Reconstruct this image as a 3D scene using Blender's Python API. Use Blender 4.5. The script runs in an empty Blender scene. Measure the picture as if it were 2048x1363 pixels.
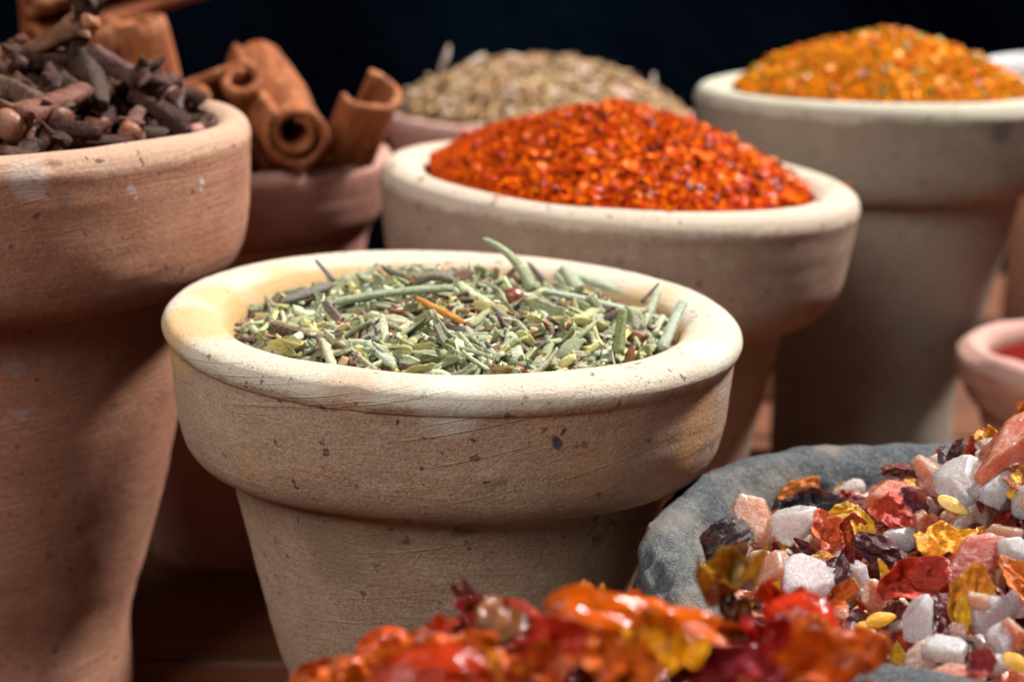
import bpy, math, random
import numpy as np
from mathutils import Vector, Matrix

S = 0.01                      # everything below is written in centimetres
R = math.radians
scene = bpy.context.scene
col = scene.collection

# ------------------------------------------------------------------ camera, lamps, exposure
CAM_H = 12.6
PITCH = 14.8
FPX = 60.0 / 36.0 * 2048
cam_d = bpy.data.cameras.new('camera')
cam_d.lens = 60.0; cam_d.sensor_width = 36.0
cam_d.clip_start = 0.005; cam_d.clip_end = 20
cam_d.dof.use_dof = True
cam_d.dof.focus_distance = 0.207
cam_d.dof.aperture_fstop = 22.0
cam = bpy.data.objects.new('camera', cam_d); col.objects.link(cam)
cam.location = (0, 0, CAM_H * S)
cam.rotation_euler = (R(90 - PITCH), 0, 0)
scene.camera = cam

world = bpy.data.worlds.new('World'); scene.world = world
world.use_nodes = True
bg = world.node_tree.nodes['Background']
bg.inputs[0].default_value = (0.55, 0.65, 0.9, 1); bg.inputs[1].default_value = 0.03

def area(name, loc, target, size, power, colr, sizey=None):
    d = bpy.data.lights.new(name, 'AREA')
    d.shape = 'RECTANGLE' if sizey else 'DISK'
    d.size = size
    if sizey: d.size_y = sizey
    d.energy = power; d.color = colr
    o = bpy.data.objects.new(name, d); col.objects.link(o)
    o.location = Vector(loc) * S
    o.rotation_euler = (Vector(loc) - Vector(target)).to_track_quat('Z', 'Y').to_euler()
    return o
area('key_lamp', (74, 64, 112), (0, 24, 5), 0.16, 57, (1.0, 0.96, 0.91))
area('fill_lamp', (-42, -42, 74), (0, 24, 4), 0.6, 10.4, (1.0, 0.975, 0.95), 0.5)

scene.view_settings.view_transform = 'Standard'
scene.view_settings.look = 'None'
scene.view_settings.exposure = 0.0
scene.view_settings.gamma = 1.0
scene.render.engine = 'CYCLES'
scene.cycles.use_denoising = True
scene.cycles.max_bounces = 8
scene.cycles.sample_clamp_indirect = 6.0
scene.cycles.caustics_reflective = False
scene.cycles.caustics_refractive = True

# ------------------------------------------------------------------ helpers
cp, sp = math.cos(R(PITCH)), math.sin(R(PITCH))
def at_depth(px, py, d):
    u = (px - 1024) / FPX * d; v = (py - 681.5) / FPX * d
    return Vector((u, d * cp - v * sp, CAM_H - d * sp - v * cp))
EYE = Vector((0, 0, CAM_H))
def ray(px, py):
    return (at_depth(px, py, 1.0) - EYE).normalized()

def _hash(i, j, k, seed):
    h = (i.astype(np.int64) * 374761393 + j.astype(np.int64) * 668265263 + k.astype(np.int64) * 2147483647 + seed * 1274126177) & 0xffffffff
    h = ((h ^ (h >> 13)) * 1274126177) & 0xffffffff
    h = h ^ (h >> 16)
    return (h & 0xffffff) / float(0xffffff)
def vnoise(P, seed=0):
    F = np.floor(P).astype(np.int64); f = P - F; f = f * f * (3 - 2 * f)
    out = 0
    for a in (0, 1):
        for b in (0, 1):
            for c in (0, 1):
                w = (f[:, 0] if a else 1 - f[:, 0]) * (f[:, 1] if b else 1 - f[:, 1]) * (f[:, 2] if c else 1 - f[:, 2])
                out = out + w * _hash(F[:, 0] + a, F[:, 1] + b, F[:, 2] + c, seed)
    return out * 2 - 1
def fbm(P, seed=0, oct=4):
    s = 0; a = 1; t = 0
    for o in range(oct):
        s = s + a * vnoise(P * (2 ** o) + o * 17.3, seed + o); t += a; a *= 0.5
    return s / t

def mesh_np(name, V, F, mat, smooth=True, colr=None):
    """V (n,3) cm, F (m,k) uniform polygons"""
    F = np.asarray(F, dtype=np.int32); V = np.asarray(V, dtype=np.float64)
    me = bpy.data.meshes.new(name)
    me.vertices.add(len(V)); me.vertices.foreach_set('co', (V * S).astype(np.float32).ravel())
    m, k = F.shape
    me.loops.add(m * k); me.loops.foreach_set('vertex_index', F.ravel())
    me.polygons.add(m)
    me.polygons.foreach_set('loop_start', np.arange(0, m * k, k, dtype=np.int32))
    me.polygons.foreach_set('use_smooth', np.full(m, smooth))
    if colr is not None:
        at = me.color_attributes.new('Col', 'FLOAT_COLOR', 'POINT')
        c = np.ones((len(V), 4), dtype=np.float32); c[:, :3] = colr
        at.data.foreach_set('color', c.ravel())
    me.update(); me.validate()
    if mat: me.materials.append(mat)
    return me
def link(name, me, parent=None, M=None):
    o = bpy.data.objects.new(name, me); col.objects.link(o)
    if parent: o.parent = parent
    if M is not None: o.matrix_basis = M
    return o
def tag(o, label=None, cat=None, group=None, kind=None):
    if label: o['label'] = label
    if cat: o['category'] = cat
    if group: o['group'] = group
    if kind: o['kind'] = kind
    return o
def empty(name, M):
    o = bpy.data.objects.new(name, None); col.objects.link(o)
    o.empty_display_size = 0.01; o.matrix_basis = M
    return o
def Mcm(loc, rot=None, sc=(1, 1, 1)):
    r = (rot.to_4x4() if rot is not None else Matrix.Identity(4))
    return Matrix.Translation(Vector(loc) * S) @ r @ Matrix.Diagonal((sc[0], sc[1], sc[2], 1))

# ------------------------------------------------------------------ node materials
class NT:
    def __init__(s, name):
        s.m = bpy.data.materials.new(name); s.m.use_nodes = True
        s.t = s.m.node_tree; s.b = s.t.nodes['Principled BSDF']
        s.out = s.t.nodes['Material Output']
    def n(s, typ, ins=None, **kw):
        nd = s.t.nodes.new('ShaderNode' + typ)
        for k, v in kw.items(): setattr(nd, k, v)
        for k, v in (ins or {}).items(): s.set(nd.inputs[k], v)
        return nd
    def set(s, sock, v):
        if isinstance(v, bpy.types.NodeSocket): s.t.links.new(v, sock)
        elif isinstance(v, bpy.types.Node): s.t.links.new(v.outputs[0], sock)
        else:
            if isinstance(v, (tuple, list)) and len(v) == 3 and sock.type == 'RGBA': v = (*v, 1)
            sock.default_value = v
    def P(s, scale=100.0):
        tc = s.n('TexCoord')
        return s.n('VectorMath', {0: tc.outputs['Object'], 1: (scale, scale, scale)}, operation='MULTIPLY').outputs[0]
    def vmul(s, P, v): return s.n('VectorMath', {0: P, 1: v}, operation='MULTIPLY').outputs[0]
    def noise(s, P, scale, detail=3, rough=0.55, dist=0.0):
        return s.n('TexNoise', {'Vector': P, 'Scale': scale, 'Detail': detail, 'Roughness': rough, 'Distortion': dist}).outputs['Fac']
    def ramp(s, f, a, b, lo=0.0, hi=1.0):
        return s.n('MapRange', {'Value': f, 'From Min': a, 'From Max': b, 'To Min': lo, 'To Max': hi}, interpolation_type='SMOOTHSTEP').outputs[0]
    def math(s, op, a, b=0.0):
        return s.n('Math', {0: a, 1: b}, operation=op).outputs[0]
    def mix(s, f, a, b, mode='MIX'):
        nd = s.n('Mix', data_type='RGBA', blend_type=mode)
        s.set(nd.inputs[0], f); s.set(nd.inputs[6], a); s.set(nd.inputs[7], b)
        return nd.outputs[2]
    def bump(s, h, dist=0.0005, strength=1.0):
        return s.n('Bump', {'Height': h, 'Distance': dist, 'Strength': strength}).outputs[0]
    def done(s, color=None, rough=None, normal=None, **kw):
        if color is not None: s.set(s.b.inputs['Base Color'], color)
        if rough is not None: s.set(s.b.inputs['Roughness'], rough)
        if normal is not None: s.set(s.b.inputs['Normal'], normal)
        for k, v in kw.items(): s.set(s.b.inputs[k.replace('_', ' ')], v)
        return s.m

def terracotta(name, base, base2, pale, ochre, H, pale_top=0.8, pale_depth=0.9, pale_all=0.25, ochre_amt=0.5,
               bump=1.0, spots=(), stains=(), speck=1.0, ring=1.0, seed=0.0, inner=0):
    t = NT(name); P0 = t.P()
    P = t.n('VectorMath', {0: P0, 1: (seed * 7.1, seed * 3.3, seed)}, operation='ADD').outputs[0]
    c = t.mix(t.ramp(t.noise(P, 0.45, 5, 0.6, 0.4), 0.36, 0.66), base, base2)
    rings = t.noise(t.vmul(P, (0.16, 0.16, 8.0)), 1.0, 5, 0.65, 0.1)
    c = t.mix(t.ramp(rings, 0.35, 0.7, 0, 0.16 * ring), c, tuple(x * 0.62 for x in base))
    o = t.ramp(t.noise(P, 0.8, 5, 0.62, 0.6), 0.53, 0.68, 0, ochre_amt)
    c = t.mix(o, c, ochre)
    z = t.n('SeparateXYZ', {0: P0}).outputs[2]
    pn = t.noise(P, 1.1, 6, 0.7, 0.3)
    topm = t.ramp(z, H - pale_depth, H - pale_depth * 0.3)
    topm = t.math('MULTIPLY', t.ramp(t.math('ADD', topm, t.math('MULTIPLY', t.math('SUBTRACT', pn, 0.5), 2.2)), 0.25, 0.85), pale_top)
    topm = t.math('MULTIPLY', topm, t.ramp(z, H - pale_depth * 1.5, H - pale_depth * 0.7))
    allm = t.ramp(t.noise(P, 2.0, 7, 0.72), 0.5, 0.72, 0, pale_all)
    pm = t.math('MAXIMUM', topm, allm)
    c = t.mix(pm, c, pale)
    grain = t.noise(P, 22, 5, 0.75)
    c = t.mix(t.ramp(grain, 0.34, 0.66, 0.0, 1.0), t.mix(1.0, c, (0.83, 0.80, 0.77), 'MULTIPLY'), t.mix(0.22, c, pale))
    # dark mineral specks
    vo = t.n('TexVoronoi', {'Vector': t.n('VectorMath', {0: P, 1: t.vmul(t.n('TexNoise', {'Vector': P, 'Scale': 9.0}).outputs['Color'], (0.25, 0.25, 0.25))}, operation='ADD').outputs[0], 'Scale': 5.0})
    rr = t.n('SeparateColor', {0: vo.outputs['Color']}).outputs[0]
    sm = t.math('MULTIPLY', t.math('LESS_THAN', vo.outputs['Distance'], t.math('MULTIPLY', t.ramp(rr, 0.6, 1.0), 0.26)), 0.7 * speck)
    c = t.mix(sm, c, (0.06, 0.035, 0.025))
    vo2 = t.n('TexVoronoi', {'Vector': P, 'Scale': 16.0})
    r2 = t.n('SeparateColor', {0: vo2.outputs['Color']}).outputs[1]
    gate = t.ramp(t.noise(P, 0.9, 3), 0.48, 0.62)
    sm2 = t.math('MULTIPLY', t.math('LESS_THAN', vo2.outputs['Distance'], t.math('MULTIPLY', t.ramp(r2, 0.5, 1.0), 0.3)), t.math('MULTIPLY', gate, 0.6 * speck))
    c = t.mix(sm2, c, (0.07, 0.05, 0.045))
    wob = t.n('VectorMath', {0: P0, 1: t.vmul(t.n('TexNoise', {'Vector': P, 'Scale': 4.0, 'Detail': 5.0}).outputs['Color'], (0.25, 0.25, 0.25))}, operation='ADD').outputs[0]
    for (pos, rad, cc, amt) in list(spots) + list(stains):
        d = t.n('VectorMath', {0: wob, 1: (pos[0] + .125, pos[1] + .125, pos[2] + .125)}, operation='DISTANCE').outputs['Value']
        c = t.mix(t.ramp(d, rad * 1.15, rad * 0.55, 0.0, amt), c, cc)
    sx = t.n('SeparateXYZ', {0: P0})
    rad_ = t.math('SQRT', t.math('ADD', t.math('MULTIPLY', sx.outputs[0], sx.outputs[0]), t.math('MULTIPLY', sx.outputs[1], sx.outputs[1])))
    if inner:
        im = t.math('MULTIPLY', t.ramp(rad_, inner, inner - .12), t.ramp(z, H - 2.2, H - 2.0))
        c = t.mix(t.math('MULTIPLY', im, t.ramp(pn, .3, .6, .35, .85)), c, (.50, .30, .12))
    h = t.math('ADD', t.math('MULTIPLY', t.noise(P, 17, 6, 0.75), 0.8), t.math('MULTIPLY', t.noise(P, 3.2, 4, 0.6), 0.6))
    h = t.math('ADD', h, t.math('MULTIPLY', t.noise(t.vmul(P, (0.22, 0.22, 12.0)), 1.0, 6, 0.72, 0.1), 0.6 * ring))
    h = t.math('SUBTRACT', h, t.math('MULTIPLY', sm, 0.5))
    # slanted tool scratches
    sc = t.noise(t.vmul(t.n('VectorRotate', {'Vector': P, 'Angle': 0.22}, rotation_type='Y_AXIS').outputs[0], (0.25, 0.25, 20.0)), 1.0, 2, 0.5)
    h = t.math('ADD', h, t.math('MULTIPLY', t.ramp(sc, 0.62, 0.72), 0.25))
    return t.done(c, 0.88, t.bump(h, 0.00045 * bump, 0.9), Specular_IOR_Level=0.25)

def piece_mat(name, use_obj=True, rough=0.6, dark=0.5, bump=0.0003, bscale=12, spec=0.4, coat=0.0, sss=0.0, sssr=(1, .3, .1),
              streak=None, vary=0.6, spk=0.0, nsc=3.0, trans=0.0):
    """colour from the object (Object Info) or from the mesh attribute, broken up by noise"""
    t = NT(name); P = t.P()
    if use_obj:
        oi = t.n('ObjectInfo'); c = oi.outputs['Color']
        P = t.n('VectorMath', {0: P, 1: t.n('CombineXYZ', {0: t.math('MULTIPLY', oi.outputs['Random'], 90.0)}).outputs[0]}, operation='ADD').outputs[0]
    else:
        c = t.n('Attribute', attribute_name='Col').outputs['Color']
    PV = t.vmul(P, streak) if streak else P
    n1 = t.noise(PV, nsc, 4, 0.65)
    c2 = t.mix(t.ramp(n1, 0.35, 0.65, 0, vary), c, t.mix(1.0, c, (dark, dark * 0.85, dark * 0.75), 'MULTIPLY'))
    if spk:
        c2 = t.mix(t.ramp(t.noise(P, 30, 2, 0.6), 0.56, 0.66, 0, spk), c2, (0.05, 0.045, 0.02))
        c2 = t.mix(t.ramp(t.noise(P, 26, 3, 0.7), 0.42, 0.32, 0, spk * 0.7), c2, (0.6, 0.63, 0.52))
    h = t.noise(PV, bscale, 4, 0.65)
    kw = dict(Specular_IOR_Level=spec, Coat_Weight=coat, Coat_Roughness=0.12)
    if sss:
        kw.update(Subsurface_Weight=sss, Subsurface_Radius=sssr, Subsurface_Scale=0.0015)
    if trans: kw.update(Transmission_Weight=trans)
    return t.done(c2, rough, t.bump(h, bump, 1.0), **kw)

# ------------------------------------------------------------------ lathe
def catmull(pts, n=6):
    P = [np.array(p, float) for p in pts]; out = []
    for i in range(len(P) - 1):
        p0 = P[max(i - 1, 0)]; p1 = P[i]; p2 = P[i + 1]; p3 = P[min(i + 2, len(P) - 1)]
        for k in range(n):
            t = k / n
            out.append(0.5 * ((2 * p1) + (-p0 + p2) * t + (2 * p0 - 5 * p1 + 4 * p2 - p3) * t * t + (-p0 + 3 * p1 - 3 * p2 + p3) * t ** 3))
    out.append(P[-1]); return np.array(out)
def lathe(pts, segs=256, n=6, amp=0.03, freq=0.5, fine=0.0, seed=0, dents=(), wave=0.0, chips=0.0, lean=0.0, top=0.0):
    pr = catmull(pts, n); N = len(pr)
    th = np.linspace(0, 2 * math.pi, segs, endpoint=False)
    rr = pr[:, 0][:, None]; zz = pr[:, 1][:, None]
    X = rr * np.cos(th)[None]; Y = rr * np.sin(th)[None]; Z = zz + 0 * th[None]
    V = np.stack([X, Y, Z], -1).reshape(-1, 3)
    # normals of the profile
    tg = np.gradient(pr, axis=0); nr = np.stack([tg[:, 1], -tg[:, 0]], -1)
    nr /= np.linalg.norm(nr, axis=1)[:, None] + 1e-9
    NV = np.stack([nr[:, 0][:, None] * np.cos(th)[None], nr[:, 0][:, None] * np.sin(th)[None], nr[:, 1][:, None] + 0 * th[None]], -1).reshape(-1, 3)
    d = amp * fbm(V * freq, seed, 3) + 0.25 * amp * fbm(V * np.array([.4, .4, 5.0]), seed + 9, 3)
    if fine: d = d + fine * fbm(V * 5.0, seed + 5, 3)
    if chips:
        q = fbm(V * 1.3, seed + 21, 3); d = d - chips * np.clip(q - 0.28, 0, 1)
    V = V + NV * d[:, None]
    for (p, rad, amt) in dents:
        D = np.linalg.norm((V - np.array(p)) * (1, 1, 1.35), axis=1)
        V = V + NV * (amt * np.clip(1 - (D / rad) ** 2, 0, 1) ** 0.7)[:, None]
    if lean:
        V[:, 2] += -lean * V[:, 1] * np.clip((top - V[:, 2] - 0.5) / 1.4, 0, 1) * np.clip(V[:, 2] / 2, 0, 1)
    if wave:
        a = np.arctan2(V[:, 1], V[:, 0]); V[:, 2] += wave * (np.sin(a * 2 + seed) * 0.6 + np.sin(a * 3 + seed * 2) * 0.4)
    i = np.arange(N - 1)[:, None] * segs; j = np.arange(segs)[None]; k = (j + 1) % segs
    F = np.stack([i + j, i + segs + j, i + segs + k, i + k], -1).reshape(-1, 4)
    return V, F

TABLE = -1.0
class Pot:
    """a pot or bowl: Empty at the base, children rim and body; local frame has z up from the base"""
    def __init__(s, centre, tilt=0.0, H=None):
        s.H = centre.z - TABLE
        rot = Matrix.Rotation(R(tilt), 4, 'Y')
        top = Vector(centre)
        base = top - (rot @ Vector((0, 0, s.H)))
        s.M = Matrix.Translation(base * S) @ rot
        s.Mc = Matrix.Translation(base) @ rot       # in cm
    def local(s, p): return s.Mc.inverted() @ p

def rz_lookup(prof):
    pr = catmull(prof, 6); return pr
def hit_outer(pot, prof, px, py):
    """march along the camera ray to the outside surface of the pot"""
    pr = catmull(prof, 6); o = np.argsort(pr[:, 1]); zz = pr[o, 1]; rr = pr[o, 0]
    d = ray(px, py); t = 8.0
    while t < 60:
        q = pot.local(EYE + d * t)
        r = math.hypot(q.x, q.y)
        if zz[0] <= q.z <= zz[-1] and r <= np.interp(q.z, zz, rr): return q
        t += 0.01
    return Vector((0, 0, 0))

# ------------------------------------------------------------------ heaps
class Heap:
    def __init__(s, pot, rad, f): s.pot = pot; s.rad = rad; s.f = f
    def h(s, x, y): return s.pot.H + s.f(x, y)
    def normal(s, x, y):
        e = 0.05
        return Vector((-(s.h(x + e, y) - s.h(x - e, y)) / (2 * e), -(s.h(x, y + e) - s.h(x, y - e)) / (2 * e), 1)).normalized()
    def hit(s, px, py, lift=0.0):
        d = ray(px, py); t = 8.0
        while t < 60:
            q = s.pot.local(EYE + d * t)
            if math.hypot(q.x, q.y) < s.rad * 1.25 and q.z <= s.h(q.x, q.y) + lift: return q
            t += 0.02
        # ray missed: closest approach to the middle of the heap
        best = min((abs(s.pot.local(EYE + d * (8 + .1 * k)).y) , 8 + .1 * k) for k in range(620))
        return s.pot.local(EYE + d * best[1])
    def frame(s, x, y, yaw, tilt=0, roll=0):
        n = s.normal(x, y)
        q = Vector((0, 0, 1)).rotation_difference(n).to_matrix()
        return q @ Matrix.Rotation(yaw, 3, 'Z') @ Matrix.Rotation(tilt, 3, 'Y') @ Matrix.Rotation(roll, 3, 'X')
    def M(s, q, rot, sc): return s.pot.M @ Mcm(q, rot, sc)
    def base_mesh(s, name, mat, drop, fine=0.05, freq=3.0, colf=None, nr=60, na=160, seed=0):
        rr = np.linspace(0.0, 1.0, nr) * s.rad; th = np.linspace(0, 2 * math.pi, na, endpoint=False)
        V = []
        for r in rr:
            for a in th:
                x, y = r * math.cos(a), r * math.sin(a); V.append((x, y, s.h(x, y) - drop))
        V = np.array(V); V[:, 2] += fine * fbm(V * freq, seed, 3)
        # close the underside as a shallow bowl so that it has depth
        V2 = V.copy(); q = np.hypot(V[:, 0], V[:, 1]) / s.rad
        V2[:, 2] = s.h(s.rad * .98, 0) - drop - 0.25 - 0.8 * (1 - q * q); V2[:, :2] *= 0.985
        i = np.arange(nr - 1)[:, None] * na; j = np.arange(na)[None]; k = (j + 1) % na
        F = np.stack([i + j, i + na + j, i + na + k, i + k], -1).reshape(-1, 4)
        n = len(V); F2 = F[:, ::-1] + n
        e = (nr - 1) * na; j = np.arange(na); k = (j + 1) % na
        F3 = np.stack([e + j, n + e + j, n + e + k, e + k], -1)
        return np.vstack([V, V2]), np.vstack([F, F2, F3])

def rand_disc(rng, rad):
    a = rng.uniform(0, 2 * math.pi); r = rad * math.sqrt(rng.random()); return r * math.cos(a), r * math.sin(a)

def merge(protos, items):
    """protos: list of (V,F tri); items: (index, 3x3 rot, loc, scale, colour) -> one big mesh"""
    VV, FF, CC = [], [], []; off = 0
    for (i, rot, loc, sc, c) in items:
        V, F = protos[i]
        W = (V * np.array(sc)) @ np.array(rot).T + np.array(loc)
        VV.append(W); FF.append(F + off); off += len(V)
        CC.append(np.tile(np.array(c)[None], (len(V), 1)))
    return np.vstack(VV), np.vstack(FF), np.vstack(CC)

# ------------------------------------------------------------------ piece shapes (unit: cm, triangles)
def tris(F4):
    F4 = np.asarray(F4)
    return np.vstack([F4[:, [0, 1, 2]], F4[:, [0, 2, 3]]])
def sweep(path, rad, shape, twist=0.0):
    """path (n,3), rad (n,), shape (m,2) cross-section; capped; triangles"""
    path = np.asarray(path, float); n = len(path); m = len(shape)
    T = np.gradient(path, axis=0); T /= np.linalg.norm(T, axis=1)[:, None] + 1e-9
    up = np.array([0, 0, 1.0]); V = []
    for i in range(n):
        t = T[i]
        s_ = np.cross(up, t)
        if np.linalg.norm(s_) < 1e-3: s_ = np.array([0, 1.0, 0])
        s_ /= np.linalg.norm(s_); u = np.cross(t, s_)
        a = twist * i / n; ca, sa = math.cos(a), math.sin(a)
        for (p, q) in shape:
            x = p * ca - q * sa; y = p * sa + q * ca
            V.append(path[i] + rad[i] * (x * s_ + y * u))
    V = np.array(V)
    i = np.arange(n - 1)[:, None] * m; j = np.arange(m)[None]; k = (j + 1) % m
    F = tris(np.stack([i + j, i + k, i + m + k, i + m + j], -1).reshape(-1, 4))
    V = np.vstack([V, path[0], path[-1]]); a = len(V) - 2; b = a + 1; j = np.arange(m); k = (j + 1) % m
    F = np.vstack([F, np.stack([k, j, 0 * j + a], -1), np.stack([(n - 1) * m + j, (n - 1) * m + k, 0 * j + b], -1)])
    return V, F
def needle(rng, L=1.0, w=0.11, blunt=0.5, bend=0.2, sides=10, n=14, rolled=True):
    t = np.linspace(-1, 1, n)
    t = np.sign(t) * np.abs(t) ** 0.85
    b1, b2 = rng.uniform(-bend, bend), rng.uniform(-bend, bend) * 0.6
    path = np.stack([t * L / 2, b1 * L * .5 * t * t + 0.03 * L * np.sin(t * 3 + rng.random() * 6), b2 * L * .5 * t * t], -1)
    e0 = 0.75 if rng.random() < blunt else 0.12; e1 = 0.75 if rng.random() < blunt else 0.12
    r = np.ones(n)
    for i, x in enumerate(t):
        q = (x + 1) / 2
        r[i] = min(1, e0 + (1 - e0) * min(1, q / 0.22) ** 0.6, e1 + (1 - e1) * min(1, (1 - q) / 0.28) ** 0.6)
    r *= w / 2 * (1 + 0.12 * np.array([rng.uniform(-1, 1) for _ in range(n)]))
    sh = []
    for k in range(sides):
        a = 2 * math.pi * k / sides; x, y = math.cos(a), 0.85 * math.sin(a)
        if rolled and math.sin(a) < -0.8: y *= 0.1
        if rolled and math.sin(a) > 0.95: y *= 0.82
        sh.append((x, y))
    return sweep(path, r, sh, rng.uniform(-1.2, 1.2))
def stem(rng, L=1.0, w=0.08, n=12, sides=9):
    t = np.linspace(-1, 1, n); b = rng.uniform(-.25, .25)
    path = np.stack([t * L / 2, b * L * .3 * t * t, 0.02 * np.sin(t * 5 + rng.random() * 5)], -1)
    r = w / 2 * (1 + 0.18 * np.array([rng.uniform(-1, 1) for _ in range(n)])); 
    sh = [(math.cos(2 * math.pi * k / sides) * (1 + rng.uniform(-.2, .15)), math.sin(2 * math.pi * k / sides) * (1 + rng.uniform(-.2, .15))) for k in range(sides)]
    return sweep(path, r, sh, rng.uniform(-1, 1))
def sheet(seed, a=1.0, b=0.6, bend=0.4, bend2=0.0, crumple=0.12, thick=0.03, rings=7, segs=26, jag=0.2, cf=1.6):
    th = np.linspace(0, 2 * math.pi, segs, endpoint=False)
    o = 1 + jag * vnoise(np.stack([np.cos(th) * 1.6, np.sin(th) * 1.6, 0 * th + seed], -1), seed) + 0.45 * jag * vnoise(np.stack([np.cos(th) * 4, np.sin(th) * 4, 0 * th], -1), seed + 3)
    V = [(0, 0)]
    for i in range(1, rings + 1):
        q = i / rings
        for j in range(segs): V.append((a * .5 * o[j] * q * math.cos(th[j]), b * .5 * o[j] * q * math.sin(th[j])))
    V = np.array(V); X, Y = V[:, 0], V[:, 1]
    nn = fbm(np.stack([X * cf * 1.5 / max(a, .3), Y * cf * 1.5 / max(a, .3), 0 * X + seed * 1.7], -1), seed, 3)
    Z = bend * Y * Y / max(b, .1) * 2 + bend2 * X * X / max(a, .1) * 2 + crumple * nn
    q = np.hypot(X / a, Y / b) * 2
    th_ = thick * (1 - 0.6 * np.clip(q, 0, 1) ** 3)
    T = np.stack([X, Y, Z + th_ / 2], -1); B = np.stack([X, Y, Z - th_ / 2], -1)
    F = []
    for j in range(segs): F.append((0, 1 + j, 1 + (j + 1) % segs))
    for i in range(rings - 1):
        s0 = 1 + i * segs; s1 = s0 + segs
        for j in range(segs):
            k = (j + 1) % segs; F += [(s0 + j, s1 + j, s1 + k), (s0 + j, s1 + k, s0 + k)]
    F = np.array(F); n = len(V); e = 1 + (rings - 1) * segs
    S3 = []
    for j in range(segs):
        k = (j + 1) % segs; S3 += [(e + j, n + e + j, n + e + k), (e + j, n + e + k, e + k)]
    return np.vstack([T, B]), np.vstack([F, F[:, ::-1] + n, np.array(S3)])

import bmesh
_ico = {}
def ico(sub):
    if sub not in _ico:
        bm = bmesh.new(); bmesh.ops.create_icosphere(bm, subdivisions=sub, radius=1.0)
        V = np.array([v.co[:] for v in bm.verts]); F = np.array([[v.index for v in f.verts] for f in bm.faces]); bm.free()
        V /= np.linalg.norm(V, axis=1)[:, None]; _ico[sub] = (V, F)
    V, F = _ico[sub]; return V.copy(), F.copy()
def chunk(seed, sub=1, amp=0.35, dims=(1, .7, .45), f=1.3):
    V, F = ico(sub); d = 1 + amp * fbm(V * f + seed * 3.1, seed, 3)
    return V * d[:, None] * np.array(dims) * 0.5, F
def crystal(seed, sub=5, nplanes=13, soft=160.0, rough=0.05):
    """a broken lump: soft intersection of random planes, then chipped"""
    r = np.random.RandomState(seed); V, F = ico(sub)
    nrm = r.normal(size=(nplanes, 3)); nrm /= np.linalg.norm(nrm, axis=1)[:, None]
    d = r.uniform(0.52, 1.0, nplanes)
    dot = V @ nrm.T
    inv = np.where(dot > 0.05, dot / d[None], 0.05 / d[None])
    rad = 1.0 / ((inv ** soft).sum(1) ** (1 / soft))
    rad = np.clip(rad, 0, 1.35)
    W = V * rad[:, None]
    qm, _ = np.linalg.qr(r.normal(size=(3, 3))); W = (W * r.uniform(.8, 1.2, 3)) @ qm.T
    n = fbm(W * 2.4 + seed, seed, 4); n2 = fbm(W * 6.5 + seed * 2, seed + 8, 3)
    ridg = 1 - np.abs(fbm(W * 3.1 + seed * 5, seed + 3, 3)) * 2
    n4 = fbm(W * 14 + seed, seed + 30, 2)
    W = W * (1 + rough * 1.0 * n + rough * 0.8 * n2 + rough * .3 * n4 + rough * .6 * (ridg - .6))[:, None]
    return W * 0.5, F
def pod(seed, L=1.6, w=0.6, flat=0.6, amp=0.4, nu=90, nv=60, open_=False):
    """a crumpled dried chilli"""
    u = np.linspace(0, 1, nu); v = np.linspace(0, 2 * math.pi, nv, endpoint=False)
    U, Vv = np.meshgrid(u, v, indexing='ij')
    prof = (np.sin(np.pi * np.clip(U, 0, 1)) ** 0.5) * (1 - 0.55 * U)
    n1 = fbm(np.stack([U.ravel() * 2.2, np.cos(Vv).ravel() * 1.3 + seed, np.sin(Vv).ravel() * 1.3], -1), seed, 3).reshape(U.shape)
    n2 = 1 - 2 * np.abs(fbm(np.stack([U.ravel() * 3.0 + 9, np.cos(Vv).ravel() * 2.2 + seed, np.sin(Vv).ravel() * 2.2], -1), seed + 4, 2).reshape(U.shape))
    n3 = 1 - 2 * np.abs(fbm(np.stack([U.ravel() * 5 + 3, np.cos(Vv).ravel() * 5 + seed, np.sin(Vv).ravel() * 5], -1), seed + 7, 3).reshape(U.shape))
    r = w / 2 * prof * (1 + amp * n1 + amp * 0.5 * n2 + amp * .38 * n3) + 0.004
    bx = (U - 0.5) * L; bend = 0.25 * L * (U - .5) ** 2 * (1 if seed % 2 else -1)
    W = np.stack([bx + .05 * n1, r * np.cos(Vv) + bend, r * np.sin(Vv) * flat + .12 * np.sin(U * 5 + seed) * w], -1).reshape(-1, 3)
    i = np.arange(nu - 1)[:, None] * nv; j = np.arange(nv)[None]; k = (j + 1) % nv
    return W, tris(np.stack([i + j, i + k, i + nv + k, i + nv + j], -1).reshape(-1, 4))
def seed_shape(L=0.42, w=0.32, t=0.09, sd=0):
    V, F = ico(3); V = V * np.array([L / 2, w / 2, t / 2])
    V[:, 2] -= 0.10 * V[:, 0] ** 2; rim = np.hypot(V[:, 0] / (L / 2), V[:, 1] / (w / 2))
    V[:, 2] *= 1 - 0.35 * np.exp(-((rim - 0.7) / .15) ** 2)
    V[:, 1] *= 1 - 0.35 * np.clip(V[:, 0] / (L / 2), -.2, 1)
    return V, F
def cumin(rng, L=0.55, w=0.13):
    n = 14; t = np.linspace(-1, 1, n); b = rng.uniform(-.3, .3)
    path = np.stack([t * L / 2, b * L * .4 * t * t, 0 * t], -1)
    r = w / 2 * np.clip(1 - np.abs(t) ** 2.4, 0.08, 1) ** 0.7
    m = 14; sh = [((1 + (.16 if k % 2 else -.08)) * math.cos(2 * math.pi * k / m), (1 + (.16 if k % 2 else -.08)) * .8 * math.sin(2 * math.pi * k / m)) for k in range(m)]
    return sweep(path, r, sh, rng.uniform(-.4, .4))

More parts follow.
